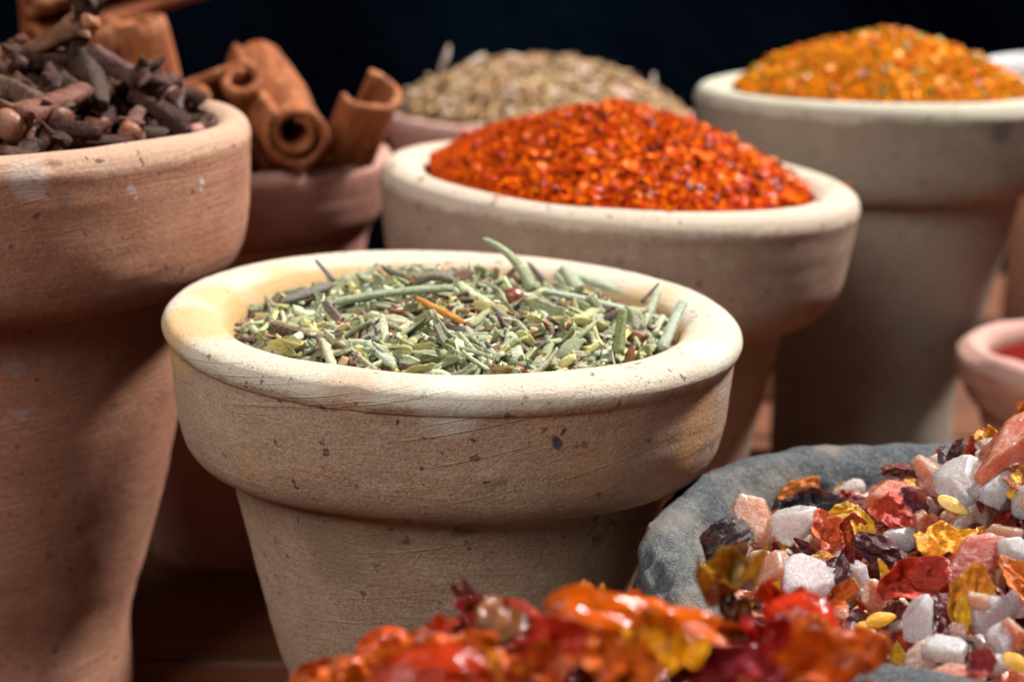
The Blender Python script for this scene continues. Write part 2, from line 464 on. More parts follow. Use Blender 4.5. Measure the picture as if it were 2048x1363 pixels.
# =================================================================== SETTING
def wood_mat():
    t = NT('table_wood'); P = t.P()
    g = t.noise(t.vmul(P, (0.12, 1.6, 1.0)), 1.0, 6, 0.65, 0.8)
    c = t.mix(t.ramp(g, 0.3, 0.7), (0.17, 0.06, 0.024), (0.07, 0.026, 0.012))
    c = t.mix(t.ramp(t.noise(P, 0.25, 4, 0.6), 0.4, 0.65, 0, .6), c, (0.11, 0.04, 0.022))
    h = t.math('ADD', g, t.math('MULTIPLY', t.noise(t.vmul(P, (0.6, 8, 1)), 1, 4), 0.4))
    return t.done(c, 0.5, t.bump(h, 0.0006, .8), Specular_IOR_Level=0.4)
WOOD = wood_mat()
def box(x0, x1, y0, y1, z0, z1, b=0.12, nx=2):
    xs = [x0, x0 + b] + list(np.linspace(x0 + b, x1 - b, nx)[1:-1]) + [x1 - b, x1]
    bm = bmesh.new()
    bmesh.ops.create_cube(bm, size=1.0)
    for v in bm.verts:
        v.co = ((x0 + x1) / 2 + v.co.x * (x1 - x0), (y0 + y1) / 2 + v.co.y * (y1 - y0), (z0 + z1) / 2 + v.co.z * (z1 - z0))
    bmesh.ops.bevel(bm, geom=list(bm.edges), offset=b, segments=3, affect='EDGES')
    bmesh.ops.triangulate(bm, faces=list(bm.faces))
    V = np.array([v.co[:] for v in bm.verts]); F = np.array([[v.index for v in f.verts] for f in bm.faces]); bm.free()
    return V, F
VV, FF, off = [], [], 0
rng = random.Random(5)
y = -12.0
while y < 58:
    w = 6.6 + rng.uniform(-.5, .5)
    V, F = box(-55, 55, y, y + w - 0.12, -3.2, TABLE - rng.uniform(0, 0.05))
    VV.append(V); FF.append(F + off); off += len(V); y += w
o = link('table_top', mesh_np('table_top', np.vstack(VV), np.vstack(FF), WOOD, smooth=False))
tag(o, 'dark brown wooden table boards under the clay pots', kind='structure')
t = NT('backdrop_cloth'); P = t.P()
cc = t.mix(t.ramp(t.noise(P, 0.035, 2), 0.35, 0.65), (0.0008, 0.0011, 0.0026), (0.0016, 0.0042, 0.0080))
BD = t.done(cc, 1.0, t.bump(t.noise(P, 0.3, 4), 0.01, .5), Specular_IOR_Level=0.0)
xs = np.linspace(-120, 120, 60); zs = np.linspace(-25, 75, 30)
V = np.array([(x, 88 + 1.2 * math.sin(x * .16) + .6 * math.sin(x * .41 + z * .03) + (0 if z > -5 else (z + 5) * .6), z) for z in zs for x in xs])
i = np.arange(29)[:, None] * 60; j = np.arange(59)[None]
F = np.stack([i + j, i + j + 1, i + 61 + j, i + 60 + j], -1).reshape(-1, 4)
o = link('backdrop', mesh_np('backdrop', V, F, BD)); tag(o, 'dark blue black cloth backdrop behind all the pots', kind='structure')

# =================================================================== POTS
INNER = 0.0
def make_pot(name, centre, prof_rim, prof_body, matkw, tilt, label, segs=256, seed=1, amp=0.035, fine=0.004, dents=(), cat='clay pot', spot_px=(), stain_px=(), group=None, n=6, lean=0.0):
    p = Pot(centre, tilt)
    H = p.H
    pr = [(r, H + z) for r, z in prof_rim]; pb = [(r, H + z) if z > -90 else (r, 0.0) for r, z in prof_body]
    outer = [q for q in pb[::-1]] ; 
    k = max(range(len(pr)), key=lambda i: pr[i][1])
    outer_all = sorted(pb + pr[:k + 1], key=lambda q: q[1])
    p.outer = outer_all
    def loc(px, py): return tuple(hit_outer(p, outer_all, px, py))
    spots = [(loc(a, b), r, c, am) for (a, b, r, c, am) in spot_px]
    stains = [(loc(a, b), r, c, am) for (a, b, r, c, am) in stain_px]
    dn = [(loc(a, b), r, am) for (a, b, r, am) in dents]
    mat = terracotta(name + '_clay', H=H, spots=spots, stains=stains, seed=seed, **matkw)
    root = empty(name, p.M); tag(root, label, cat, group)
    V, F = lathe(pr, segs, n, amp, 0.5, fine, seed, dn, wave=0.02, lean=lean, top=H)
    link('rim', mesh_np('rim', V, F, mat), root)
    V, F = lathe(pb[::-1], segs, n + 2, amp, 0.5, fine, seed, dn, lean=lean, top=H)
    link('body', mesh_np('body', V, F, mat), root)
    p.root = root
    return p

# --- front clay pot with herbs
A_rim = [(2.9, -2.0), (3.08, -2.1), (3.3, -2.2), (3.38, -2.23), (3.44, -2.22), (3.56, -2.14), (3.70, -1.97), (3.79, -1.72), (3.86, -1.3), (3.90, -0.8), (3.93, -0.44), (3.97, -0.37), (4.02, -0.24), (3.98, -0.11), (3.85, -0.03), (3.62, 0.0),
         (3.36, -0.05), (3.18, -0.18), (3.08, -0.4), (3.0, -0.8), (2.92, -1.3), (2.86, -1.9)]
A_body = [(2.8, -1.9), (3.08, -2.12), (3.12, -2.24), (3.11, -2.4), (3.0, -2.85), (2.84, -3.5), (2.64, -4.3), (2.44, -5.1), (2.2, -5.9), (2.12, -99), (1.0, -99)]
ink = (0.035, 0.04, 0.055)
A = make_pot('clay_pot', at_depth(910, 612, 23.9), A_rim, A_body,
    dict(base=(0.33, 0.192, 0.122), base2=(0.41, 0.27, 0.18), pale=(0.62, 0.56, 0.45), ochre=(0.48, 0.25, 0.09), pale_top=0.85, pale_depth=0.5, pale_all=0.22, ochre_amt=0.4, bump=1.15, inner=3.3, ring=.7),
    2.2, 'pale buff clay pot filled with dried green herbs', segs=420, seed=3, lean=0.085, amp=0.04,
    dents=[(926, 1100, 0.15, -0.14), (941, 1102, 0.09, -0.10), (1175, 1086, 0.09, 0.05), (1205, 1082, 0.10, 0.045), (1222, 1084, .07, .04), (620, 700, 0.3, -0.03), (700, 800, .25, -.03), (980, 990, .2, .03), (760, 990, .3, -.02)],
    spot_px=[(1112, 882, .10, ink, .9), (1128, 858, .055, ink, .9), (1168, 888, .07, ink, .75), (1150, 890, .04, ink, .75), (950, 876, .04, ink, .8), (797, 845, .04, ink, .9), (843, 934, .035, ink, .8), (1088, 862, .04, (.1, .03, .02), .7),
             (562, 804, .05, ink, .7), (650, 882, .04, ink, .5), (1236, 806, .06, (.12, .05, .04), .6), (934, 1101, .06, (.07, .06, .045), .9), (1198, 1084, .13, (.15, .08, .065), .5), (1048, 790, .05, (.1, .07, .06), .6)],
    stain_px=[(1400, 850, .45, (.50, .27, .11), .55), (1380, 900, .4, (.50, .27, .11), .45), (1180, 945, .5, (.46, .25, .12), .4), (400, 640, .9, (.55, .33, .13), .75), (470, 590, .7, (.56, .34, .13), .7), (600, 545, .6, (.56, .34, .14), .6), (1300, 580, .6, (.56, .36, .18), .5), (900, 800, .5, (.60, .60, .52), .5), (1420, 700, .5, (.55, .55, .50), .5), (700, 1090, .8, (.26, .17, .10), .5), (660, 1130, .5, (.16, .11, .06), .35), (1450, 760, .35, (.33, .31, .30), .5), (700, 775, .4, (.42, .2, .1), .35)])

# --- tall pot at the left with cloves
B_rim = [(3.1, -2.2), (3.45, -2.32), (3.76, -2.45), (3.86, -2.46), (3.95, -2.42), (4.12, -2.26), (4.27, -1.95), (4.37, -1.5), (4.44, -0.85), (4.47, -0.45), (4.48, -0.28), (4.43, -0.13), (4.32, -0.03), (4.18, 0.0),
         (4.02, -0.04), (3.9, -0.15), (3.8, -0.45), (3.72, -0.9), (3.6, -1.5), (3.5, -2.1)]
B_body = [(3.1, -2.1), (3.46, -2.35), (3.54, -2.5), (3.5, -2.7), (3.38, -3.3), (3.18, -4.4), (2.88, -5.8), (2.46, -7.2), (2.12, -8.4), (2.0, -99), (1.0, -99)]
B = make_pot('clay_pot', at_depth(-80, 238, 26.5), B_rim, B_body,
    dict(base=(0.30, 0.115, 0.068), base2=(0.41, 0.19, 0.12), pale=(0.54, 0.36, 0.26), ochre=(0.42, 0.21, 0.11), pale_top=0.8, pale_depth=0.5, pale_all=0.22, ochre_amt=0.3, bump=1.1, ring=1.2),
    0.0, 'tall reddish clay pot heaped with dark cloves', segs=380, seed=11, amp=0.05,
    dents=[(308, 536, .07, -.06), (105, 333, .12, -.05), (120, 590, .3, -.03), (60, 615, .2, .03)],
    spot_px=[(308, 536, .055, (.05, .03, .03), .9), (402, 362, .06, (.55, .6, .6), .7), (400, 380, .05, (.55, .6, .6), .6), (262, 375, .10, (.42, .38, .42), .5), (270, 392, .05, (.5, .48, .55), .6), (130, 400, .13, (.13, .07, .06), .5), (60, 360, .3, (.5, .45, .42), .4), (20, 495, .05, ink, .7), (30, 735, .16, (.35, .32, .33), .4), (45, 825, .12, (.35, .32, .33), .4)])

# --- pot with orange-red chilli
C_rim = [(2.9, -2.0), (3.16, -2.12), (3.42, -2.25), (3.52, -2.25), (3.64, -2.18), (3.87, -1.96), (4.03, -1.6), (4.12, -1.0), (4.17, -0.5), (4.19, -0.3), (4.12, -0.1), (3.92, 0.0),
         (3.66, -0.03), (3.5, -0.12), (3.38, -0.3), (3.25, -0.9), (3.1, -1.9)]
C_body = [(2.9, -1.9), (3.1, -2.1), (3.14, -2.25), (3.12, -2.45), (3.0, -3.2), (2.86, -4.1), (2.70, -5.1), (2.5, -6.2), (2.36, -7.0), (2.32, -99), (1.0, -99)]
CS = 32.2 / 30
C_rim = [(r * CS, z * CS) for r, z in C_rim]; C_body = [(r * CS, z * CS if z > -90 else z) for r, z in C_body]
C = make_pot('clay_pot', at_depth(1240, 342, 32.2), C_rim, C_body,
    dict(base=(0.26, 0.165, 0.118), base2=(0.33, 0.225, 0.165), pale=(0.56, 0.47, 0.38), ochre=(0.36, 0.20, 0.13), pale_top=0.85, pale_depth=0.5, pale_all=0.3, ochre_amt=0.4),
    3.6, 'buff clay pot heaped with orange red chilli flakes', seed=21,
    spot_px=[(1585, 488, .07, ink, .5), (1240, 520, .1, ink, .35)])

# --- pot with yellow-orange mix
D_rim = [(2.9, -2.0), (3.25, -2.08), (3.5, -2.2), (3.62, -2.19), (3.8, -2.06), (3.98, -1.75), (4.09, -1.25), (4.18, -0.5), (4.20, -0.3), (4.1, -0.09), (3.88, 0.0),
         (3.55, -0.05), (3.36, -0.2), (3.28, -0.5), (3.15, -1.6)]
D_body = [(3.1, -1.9), (3.32, -2.1), (3.34, -2.25), (3.28, -2.5), (3.06, -3.6), (2.75, -4.9), (2.42, -6.1), (2.15, -7.2), (2.05, -99), (1.0, -99)]
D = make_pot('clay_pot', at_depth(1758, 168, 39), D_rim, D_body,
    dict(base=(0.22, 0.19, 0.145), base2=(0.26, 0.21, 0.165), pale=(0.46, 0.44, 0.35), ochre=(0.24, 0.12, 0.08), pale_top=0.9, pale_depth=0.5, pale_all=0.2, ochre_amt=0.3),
    0.0, 'greenish grey clay pot heaped with yellow orange spice mix', seed=31,
    spot_px=[(2005, 265, .32, (.10, .085, .10), .75)], stain_px=[(1800, 400, .2, (.22, .09, .05), .8), (1950, 395, .2, (.22, .09, .05), .8), (1680, 390, .2, (.22, .09, .05), .8)])

# --- reddish pot holding cinnamon
E_rim = [(2.4, -1.5), (2.85, -1.52), (3.0, -1.42), (3.15, -1.15), (3.28, -0.75), (3.38, -0.35), (3.38, -0.15), (3.28, 0.0), (3.12, 0.02),
         (3.0, -0.06), (2.92, -0.4), (2.75, -1.4)]
E_body = [(2.6, -1.4), (2.88, -1.55), (2.84, -1.75), (2.6, -3.0), (2.35, -4.4), (2.1, -5.8), (1.98, -99), (0.9, -99)]
red_clay = dict(base=(0.35, 0.145, 0.105), base2=(0.42, 0.19, 0.14), pale=(0.50, 0.30, 0.25), ochre=(0.3, 0.12, 0.07), pale_top=0.7, pale_depth=0.3, pale_all=0.15, ochre_amt=0.3)
E = make_pot('clay_pot', at_depth(455, 302, 35), E_rim, E_body, red_clay, 0.0, 'small dark red clay pot holding rolled cinnamon sticks', seed=41, segs=200)
# --- pinkish pot with cumin at the back
F_rim = [(3.0, -1.6), (3.45, -1.62), (3.7, -1.45), (3.95, -1.0), (4.15, -0.5), (4.2, -0.25), (4.12, -0.03), (3.95, 0.0), (3.78, -0.1), (3.65, -0.5), (3.4, -1.5)]
F_body = [(3.3, -1.5), (3.5, -1.65), (3.3, -2.6), (2.9, -4.0), (2.5, -5.4), (2.3, -99), (1.0, -99)]
Fp = make_pot('clay_pot', at_depth(1077, 222, 46), F_rim, F_body, dict(red_clay, base=(0.45, 0.19, 0.14), base2=(0.5, 0.24, 0.18), pale=(.58, .38, .34)), 1.0, 'pinkish red clay pot behind, heaped with brown cumin seeds', seed=51, segs=160)
# --- far right pots and bowl, blurred
H_rim = [(2.3, -1.5), (2.7, -1.52), (2.95, -1.3), (3.1, -0.8), (3.2, -0.3), (3.1, 0.0), (2.95, 0.0), (2.8, -0.2), (2.65, -1.4)]
H_body = [(2.55, -1.4), (2.75, -1.55), (2.6, -2.6), (2.3, -4.0), (1.95, -6.0), (1.9, -99), (0.9, -99)]
Hp = make_pot('clay_pot', at_depth(2175, 128, 52), H_rim, H_body, dict(base=(0.50, 0.21, 0.09), base2=(0.5, 0.25, 0.13), pale=(.58, .58, .60), ochre=(.5, .2, .08), pale_top=1.0, pale_depth=1.0, pale_all=.1), 0.0, 'orange clay pot with whitish rim at the right edge', seed=61, segs=120)
K_rim = [(1.5, -0.95), (1.75, -0.95), (1.9, -0.75), (2.02, -0.4), (2.02, -0.15), (1.92, 0.0), (1.8, 0.0), (1.7, -0.12), (1.6, -0.8)]
K_body = [(1.5, -0.85), (1.7, -1.0), (1.6, -1.5), (1.45, -2.0), (1.35, -99), (0.6, -99)]
KS = 1.35
K_rim = [(r * KS, z * KS) for r, z in K_rim]; K_body = [(r * KS, z * KS if z > -90 else z) for r, z in K_body]
K = make_pot('clay_bowl', at_depth(2190, 700, 36), K_rim, K_body, dict(base=(0.42, 0.17, 0.10), base2=(0.45, 0.22, 0.15), pale=(.52, .32, .28), ochre=(.5, .2, .08), pale_top=.8, pale_depth=.4, pale_all=.2), 0.0, 'little pink clay bowl of red spice at the right edge', seed=71, segs=120, cat='bowl', amp=.22)
M_rim = [(1.3, -0.9), (1.55, -0.9), (1.7, -0.7), (1.82, -0.3), (1.78, 0.0), (1.6, 0.0), (1.5, -0.15), (1.4, -0.8)]
M_body = [(1.35, -0.8), (1.55, -0.95), (1.5, -1.4), (1.4, -2.5), (1.3, -99), (0.6, -99)]
Mp = make_pot('clay_pot', at_depth(1545, 600, 48), M_rim, M_body, dict(base=(0.50, 0.22, 0.11), base2=(0.5, 0.25, 0.13), pale=(.6, .40, .3), ochre=(.5, .2, .08), pale_top=.5, pale_depth=.4, pale_all=.1), 0.0, 'small orange clay pot seen through the gap between two buff pots', seed=81, segs=120)

# --- stone bowl with salt
def stone_mat():
    t = NT('grey_stone'); P = t.P()
    c = t.mix(t.ramp(t.noise(P, 0.8, 6, 0.65), 0.38, 0.64), (0.045, 0.057, 0.070), (0.15, 0.142, 0.128))
    c = t.mix(t.ramp(t.noise(P, 1.1, 6, 0.7, 0.5), 0.52, 0.64, 0, .8), c, (0.20, 0.15, 0.11))
    c = t.mix(t.ramp(t.noise(P, 2.6, 4, 0.7), 0.60, 0.68, 0, .7), c, (0.06, 0.055, 0.06))
    c = t.mix(t.ramp(t.noise(P, 24, 4, 0.7), 0.45, 0.7, 0, .5), c, (0.30, 0.30, 0.29))
    h = t.math('ADD', t.noise(P, 3, 7, 0.75), t.math('MULTIPLY', t.noise(P, 18, 4, 0.7), .3))
    return t.done(c, 0.75, t.bump(h, 0.002, .9), Specular_IOR_Level=0.35)
STONE = stone_mat()
G = Pot(at_depth(2000, 1092, 21.0)); Hh = G.H
root = empty('stone_bowl', G.M); tag(root, 'rough grey stone bowl full of pink salt and chilli flakes', 'bowl')
pr = [(1.1, 0.0), (2.6, 0.0), (3.1, 0.35), (3.7, 1.4), (4.15, 2.8), (4.38, 4.3), (4.42, Hh - .45), (4.36, Hh - .18), (4.18, Hh - .03), (3.95, Hh + .02), (3.76, Hh - .06), (3.6, Hh - .32), (3.45, Hh - .9), (3.1, Hh - 1.9), (2.2, Hh - 3.0), (0.6, Hh - 3.5)]
V, F = lathe(pr, 320, 6, 0.09, 0.6, 0.05, 91, wave=0.06, chips=0.3)
link('bowl_wall', mesh_np('bowl_wall', V, F, STONE), root)
# --- front bowl with dried chillies
I = Pot(at_depth(1165, 1552, 14.9)); Hi = I.H
tI = NT('glazed_stoneware'); P = tI.P()
ci = tI.mix(tI.ramp(tI.noise(P, 1.4, 5, .65), .4, .65), (0.50, 0.49, 0.42), (0.36, 0.29, 0.22))
ci = tI.mix(tI.ramp(tI.noise(P, 9, 4, .7), .6, .7, 0, .6), ci, (.12, .09, .07))
STW = tI.done(ci, 0.45, tI.bump(tI.noise(P, 8, 5, .7), .0006, .8))
root = empty('stoneware_bowl', I.M); tag(root, 'shallow grey beige bowl in front full of dried red chillies', 'bowl')
pr = [(0.8, 0.0), (1.6, 0.0), (1.9, 0.4), (2.6, 2.0), (3.05, 3.8), (3.28, Hi - .4), (3.34, Hi - .12), (3.29, Hi - .01), (3.17, Hi), (3.07, Hi - .12), (2.97, Hi - .5), (2.6, Hi - 1.6), (1.5, Hi - 2.8), (0.5, Hi - 3.2)]
V, F = lathe(pr, 200, 6, 0.04, 0.7, 0.008, 95, wave=0.03)
link('bowl_wall', mesh_np('bowl_wall', V, F, STW), root)

# =================================================================== HERBS in the front pot
def tone(rng, c, v=0.18):
    k = 1 + rng.uniform(-v, v); return tuple(min(1, max(0, x * k * (1 + rng.uniform(-.06, .06)))) for x in c)
HERB_O = piece_mat('dried_herb', True, 0.62, 0.62, 0.00022, 16, 0.35, spk=0.55, vary=0.5, streak=(1.2, 5, 5))
HERB_A = piece_mat('dried_herb_mass', False, 0.65, 0.6, 0.00022, 16, 0.3, spk=0.5, vary=0.5)
TWIG_O = piece_mat('dried_twig', True, 0.7, 0.45, 0.0003, 10, 0.3, vary=0.8, streak=(1, 7, 7))
SAGE, PALE, GREY = (.33, .36, .20), (.52, .54, .36), (.20, .22, .135)
YEL, OLIVE, BRN, PURP, STRAW, RED = (.58, .55, .22), (.28, .29, .10), (.17, .09, .055), (.17, .12, .115), (.50, .37, .18), (.33, .14, .07)
HA = Heap(A, 3.0, lambda x, y: -0.42 + 0.52 * max(0, 1 - (x * x + y * y) / 9.3) + 0.05 * math.sin(x * 2.3 + 1) * math.cos(y * 2.1))
rng = random.Random(77)
np_needles = [needle(rng, 1.0, rng.uniform(.10, .155), .6, .32) for _ in range(14)]
np_stems = [stem(rng, 1.0, rng.uniform(.07, .11)) for _ in range(6)]
np_leaf = [sheet(200 + k, 0.8, 0.22, rng.uniform(1.2, 2.6), rng.uniform(-.5, .5), .12, .05, 7, 26, .2) for k in range(8)]
np_crumb = [chunk(300 + k, 1, .5, (.22, .15, .1)) for k in range(5)]
def herb_color(rng):
    return tone(rng, rng.choices([SAGE, PALE, GREY, YEL, OLIVE, BRN, PURP, STRAW, RED], [30, 20, 12, 9, 9, 13, 7, 6, 6])[0])
items = []
protos = np_needles + np_stems + np_leaf + np_crumb
for k in range(3900):
    x, y = rand_disc(rng, 3.0); r = math.hypot(x, y)
    lay = rng.uniform(-.34, .02)
    kind = rng.random()
    if kind < .60: i = rng.randrange(14); sc = (rng.uniform(.4, .95), rng.uniform(.7, 1), rng.uniform(.7, 1))
    elif kind < .74: i = 14 + rng.randrange(6); s_ = rng.uniform(.3, .7); sc = (s_, .8, .8)
    elif kind < .82: i = 20 + rng.randrange(8); s_ = rng.uniform(.45, .95); sc = (s_, s_, s_)
    else: i = 28 + rng.randrange(5); s_ = rng.uniform(.5, 1.3); sc = (s_, s_, s_)
    if r > 2.75: sc = (sc[0] * .7, sc[1], sc[2])
    rot = HA.frame(x, y, rng.uniform(0, 6.28), rng.gauss(0, .35), rng.uniform(0, 6.28))
    c = herb_color(rng)
    if 14 <= i < 20: c = tone(rng, rng.choice([BRN, RED, STRAW, PURP]))
    items.append((i, rot, (x, y, HA.h(x, y) + lay), sc, c))
V1, F1, C1 = merge(protos, items)
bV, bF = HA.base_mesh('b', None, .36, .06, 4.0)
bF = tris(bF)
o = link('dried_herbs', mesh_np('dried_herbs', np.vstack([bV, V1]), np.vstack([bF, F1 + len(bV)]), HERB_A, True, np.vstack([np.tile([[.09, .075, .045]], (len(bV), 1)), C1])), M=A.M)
tag(o, 'mass of dried green herb bits filling the front pot', 'dried herbs', kind='stuff')
me_needles = [mesh_np('rosemary_needle', *p, HERB_O) for p in np_needles]
me_stems = [mesh_np('herb_twig', *p, TWIG_O) for p in np_stems]
me_leaf = [mesh_np('leaf_flake', *p, HERB_O) for p in np_leaf]
n_ind = 0
g1, g2, g3 = 'rosemary needles lying on the herb heap', 'twig bits lying on the herb heap', 'leaf flakes lying on the herb heap'
for k in range(400):
    for _ in range(50):
        x, y = rand_disc(rng, 2.85)
        if rng.random() < 0.55 + 0.45 * (-y / 3): break
    r = math.hypot(x, y)
    kind = rng.random(); yaw = rng.uniform(0, 6.28)
    if r > 2.3: yaw = math.atan2(y, x) + math.pi / 2 + rng.gauss(0, .5)
    q = (x, y, HA.h(x, y) + rng.uniform(.0, .09))
    if kind < .77:
        rot = HA.frame(x, y, yaw, rng.gauss(0, .22), rng.uniform(0, 6.28)); L = rng.uniform(.5, 1.25) * (0.8 if r > 2.5 else 1)
        o = link('rosemary_needle', rng.choice(me_needles), M=HA.M(q, rot, (L, rng.uniform(.75, 1.1), rng.uniform(.75, 1.1))))
        o.color = (*tone(rng, rng.choices([SAGE, PALE, GREY, YEL, PURP], [40, 30, 14, 9, 6])[0]), 1)
        tag(o, 'short dried rosemary needle loose on the green herb heap', 'herb needle', g1)
    elif kind < .90:
        rot = HA.frame(x, y, yaw, rng.gauss(0, .3), rng.uniform(0, 6.28)); L = rng.uniform(.3, .7)
        o = link('herb_twig', rng.choice(me_stems), M=HA.M(q, rot, (L, .85, .85)))
        o.color = (*tone(rng, rng.choice([BRN, RED, STRAW, BRN])), 1)
        tag(o, 'small brown broken twig among the green herbs', 'twig', g2)
    else:
        rot = HA.frame(x, y, yaw, rng.gauss(0, .35), rng.gauss(0, .6)); s_ = rng.uniform(.55, 1.0)
        o = link('leaf_flake', rng.choice(me_leaf), M=HA.M(q, rot, (s_, s_, s_)))
        o.color = (*tone(rng, rng.choices([SAGE, PALE, YEL, OLIVE, PURP, BRN], [25, 20, 22, 14, 8, 8])[0]), 1)
        tag(o, 'curled flat leaf fragment among the green herbs', 'leaf flake', g3)

def on_heap_piece(heap, name, p0, p1, lift0, lift1, width, colr, mat, label, cat, sag=0.0, side=0.0, ends=(.5, .5), sides=12, n=20, group=None, shape_rolled=True, sd=0):
    """a long piece lying on the heap from one spot to another"""
    a = heap.hit(*p0); b = heap.hit(*p1)
    a = Vector(a) + Vector((0, 0, lift0)); b = Vector(b) + Vector((0, 0, lift1))
    mid = (a + b) / 2; d = b - a; nrm = Vector((0, 0, 1)); sd_ = d.cross(nrm).normalized()
    pts = []; rr = []; rg = random.Random(sd + int(p0[0]))
    for i in range(n):
        t_ = i / (n - 1); p = a.lerp(b, t_) + nrm * sag * 4 * t_ * (1 - t_) + sd_ * side * 4 * t_ * (1 - t_)
        pts.append(p - mid)
        e = min(1, ends[0] + (1 - ends[0]) * min(1, t_ / .2) ** .6, ends[1] + (1 - ends[1]) * min(1, (1 - t_) / .2) ** .6)
        rr.append(width / 2 * e * (1 + rg.uniform(-.09, .09)))
    sh = []
    for k in range(sides):
        an = 2 * math.pi * k / sides; x, y = math.cos(an), .8 * math.sin(an)
        if shape_rolled and math.sin(an) > .9: y *= .72
        sh.append((x, y))
    V, F = sweep(np.array([p[:] for p in pts]), rr, sh, .5)
    o = link(name, mesh_np(name, V, F, mat), M=heap.pot.M @ Matrix.Translation(mid * S)); o.color = (*colr, 1)
    tag(o, label, cat, group); return o
ohp = on_heap_piece
ohp(HA, 'rosemary_needle', (1068, 572), (1335, 642), .34, .16, .16, (.36, .43, .31), HERB_O, 'longest pale green needle lying across the right of the heap', 'herb needle', sag=.05)
ohp(HA, 'rosemary_needle', (1085, 612), (1345, 664), .22, .14, .12, (.38, .44, .33), HERB_O, 'pale needle lying just below the longest needle', 'herb needle', sag=.03)
ohp(HA, 'rosemary_needle', (640, 640), (905, 613), .2, .26, .14, (.30, .35, .22), HERB_O, 'long curved green needle across the left of the heap', 'herb needle', sag=.04, side=-.05, ends=(.3, .9))
ohp(HA, 'rosemary_needle', (505, 672), (660, 640), .05, .10, .11, (.29, .33, .22), HERB_O, 'thin green needle at the far left edge of the herbs', 'herb needle', side=-.08, ends=(.3, .8))
ohp(HA, 'herb_twig', (550, 672), (683, 706), .2, .16, .12, (.50, .43, .28), TWIG_O, 'thick straw coloured twig at the left of the herb heap', 'twig', ends=(.6, 1.1), shape_rolled=False)
ohp(HA, 'herb_twig', (642, 590), (745, 566), .10, .12, .10, (.16, .085, .055), TWIG_O, 'dark brown slanting twig at the upper left of the heap', 'twig', shape_rolled=False)
ohp(HA, 'herb_twig', (832, 634), (928, 672), .26, .18, .11, (.62, .27, .05), TWIG_O, 'bright orange twig in the middle of the herb heap', 'twig', ends=(.7, .3), shape_rolled=False)
ohp(HA, 'herb_twig', (780, 670), (815, 730), .10, .06, .08, (.28, .13, .08), TWIG_O, 'reddish brown twig below the orange twig', 'twig', shape_rolled=False)
ohp(HA, 'herb_twig', (848, 695), (880, 748), .10, .06, .085, (.38, .15, .08), TWIG_O, 'red twig pointing down at the front rim', 'twig', shape_rolled=False)
ohp(HA, 'rosemary_needle', (1062, 620), (1140, 605), .08, .10, .12, (.2, .22, .16), HERB_O, 'grey green needle in the centre right of the heap', 'herb needle')
ohp(HA, 'rosemary_needle', (1140, 668), (1210, 625), .10, .14, .15, (.42, .46, .24), HERB_O, 'thick yellow green needle beside the upright stub', 'herb needle')
ohp(HA, 'rosemary_needle', (1090, 690), (1160, 680), .10, .10, .12, (.36, .41, .26), HERB_O, 'flat green needle left of the upright stub', 'herb needle')
ohp(HA, 'rosemary_needle', (1018, 690), (1040, 745), .16, .08, .19, (.45, .49, .36), HERB_O, 'fat pale needle standing at the middle of the front rim', 'herb needle')
ohp(HA, 'rosemary_needle', (930, 668), (1000, 728), .12, .08, .10, (.38, .43, .33), HERB_O, 'slim pale needle curving to the front rim', 'herb needle', side=.05, ends=(.3, .3))
ohp(HA, 'rosemary_needle', (1180, 735), (1235, 670), .08, .16, .13, (.33, .38, .25), HERB_O, 'green needle leaning left of the stub by the front rim', 'herb needle')
ohp(HA, 'rosemary_needle', (1220, 730), (1240, 690), .06, .16, .11, (.36, .42, .32), HERB_O, 'short pale needle at the foot of the upright stub', 'herb needle')
ohp(HA, 'rosemary_needle', (1190, 650), (1222, 685), .12, .10, .12, (.30, .36, .26), HERB_O, 'green needle leaning against the left of the stub', 'herb needle')
ohp(HA, 'rosemary_needle', (735, 706), (790, 742), .14, .06, .15, (.42, .48, .36), HERB_O, 'thick pale needle at the front left rim', 'herb needle', ends=(.9, .25))
ohp(HA, 'rosemary_needle', (605, 708), (720, 728), .06, .06, .12, (.38, .44, .33), HERB_O, 'pale needle hugging the front left rim', 'herb needle')
ohp(HA, 'rosemary_needle', (905, 725), (935, 700), .10, .12, .15, (.28, .33, .2), HERB_O, 'plump green needle near the front rim', 'herb needle')
ohp(HA, 'rosemary_needle', (712, 700), (760, 665), .10, .14, .10, (.26, .24, .17), HERB_O, 'curved grey brown needle left of the centre twigs', 'herb needle', side=.08, ends=(.3, .3))
ohp(HA, 'leaf_flake', (562, 636), (668, 606), .22, .28, .17, (.17, .155, .135), HERB_O, 'large dark grey pointed leaf at the left', 'leaf flake', ends=(.1, .1))
ohp(HA, 'leaf_flake', (822, 600), (912, 592), .2, .2, .17, (.20, .16, .11), HERB_O, 'arched brown leaf in the upper middle of the heap', 'leaf flake', sag=.12, ends=(.1, .1))
ohp(HA, 'leaf_flake', (1250, 645), (1305, 705), .16, .10, .18, (.27, .25, .18), HERB_O, 'large grey brown leaf right of the upright stub', 'leaf flake', ends=(.3, .15))
ohp(HA, 'rosemary_needle', (725, 575), (742, 612), .18, .12, .11, (.36, .42, .35), HERB_O, 'pale needle pointing up in the upper left of the heap', 'herb needle', ends=(.3, .9))
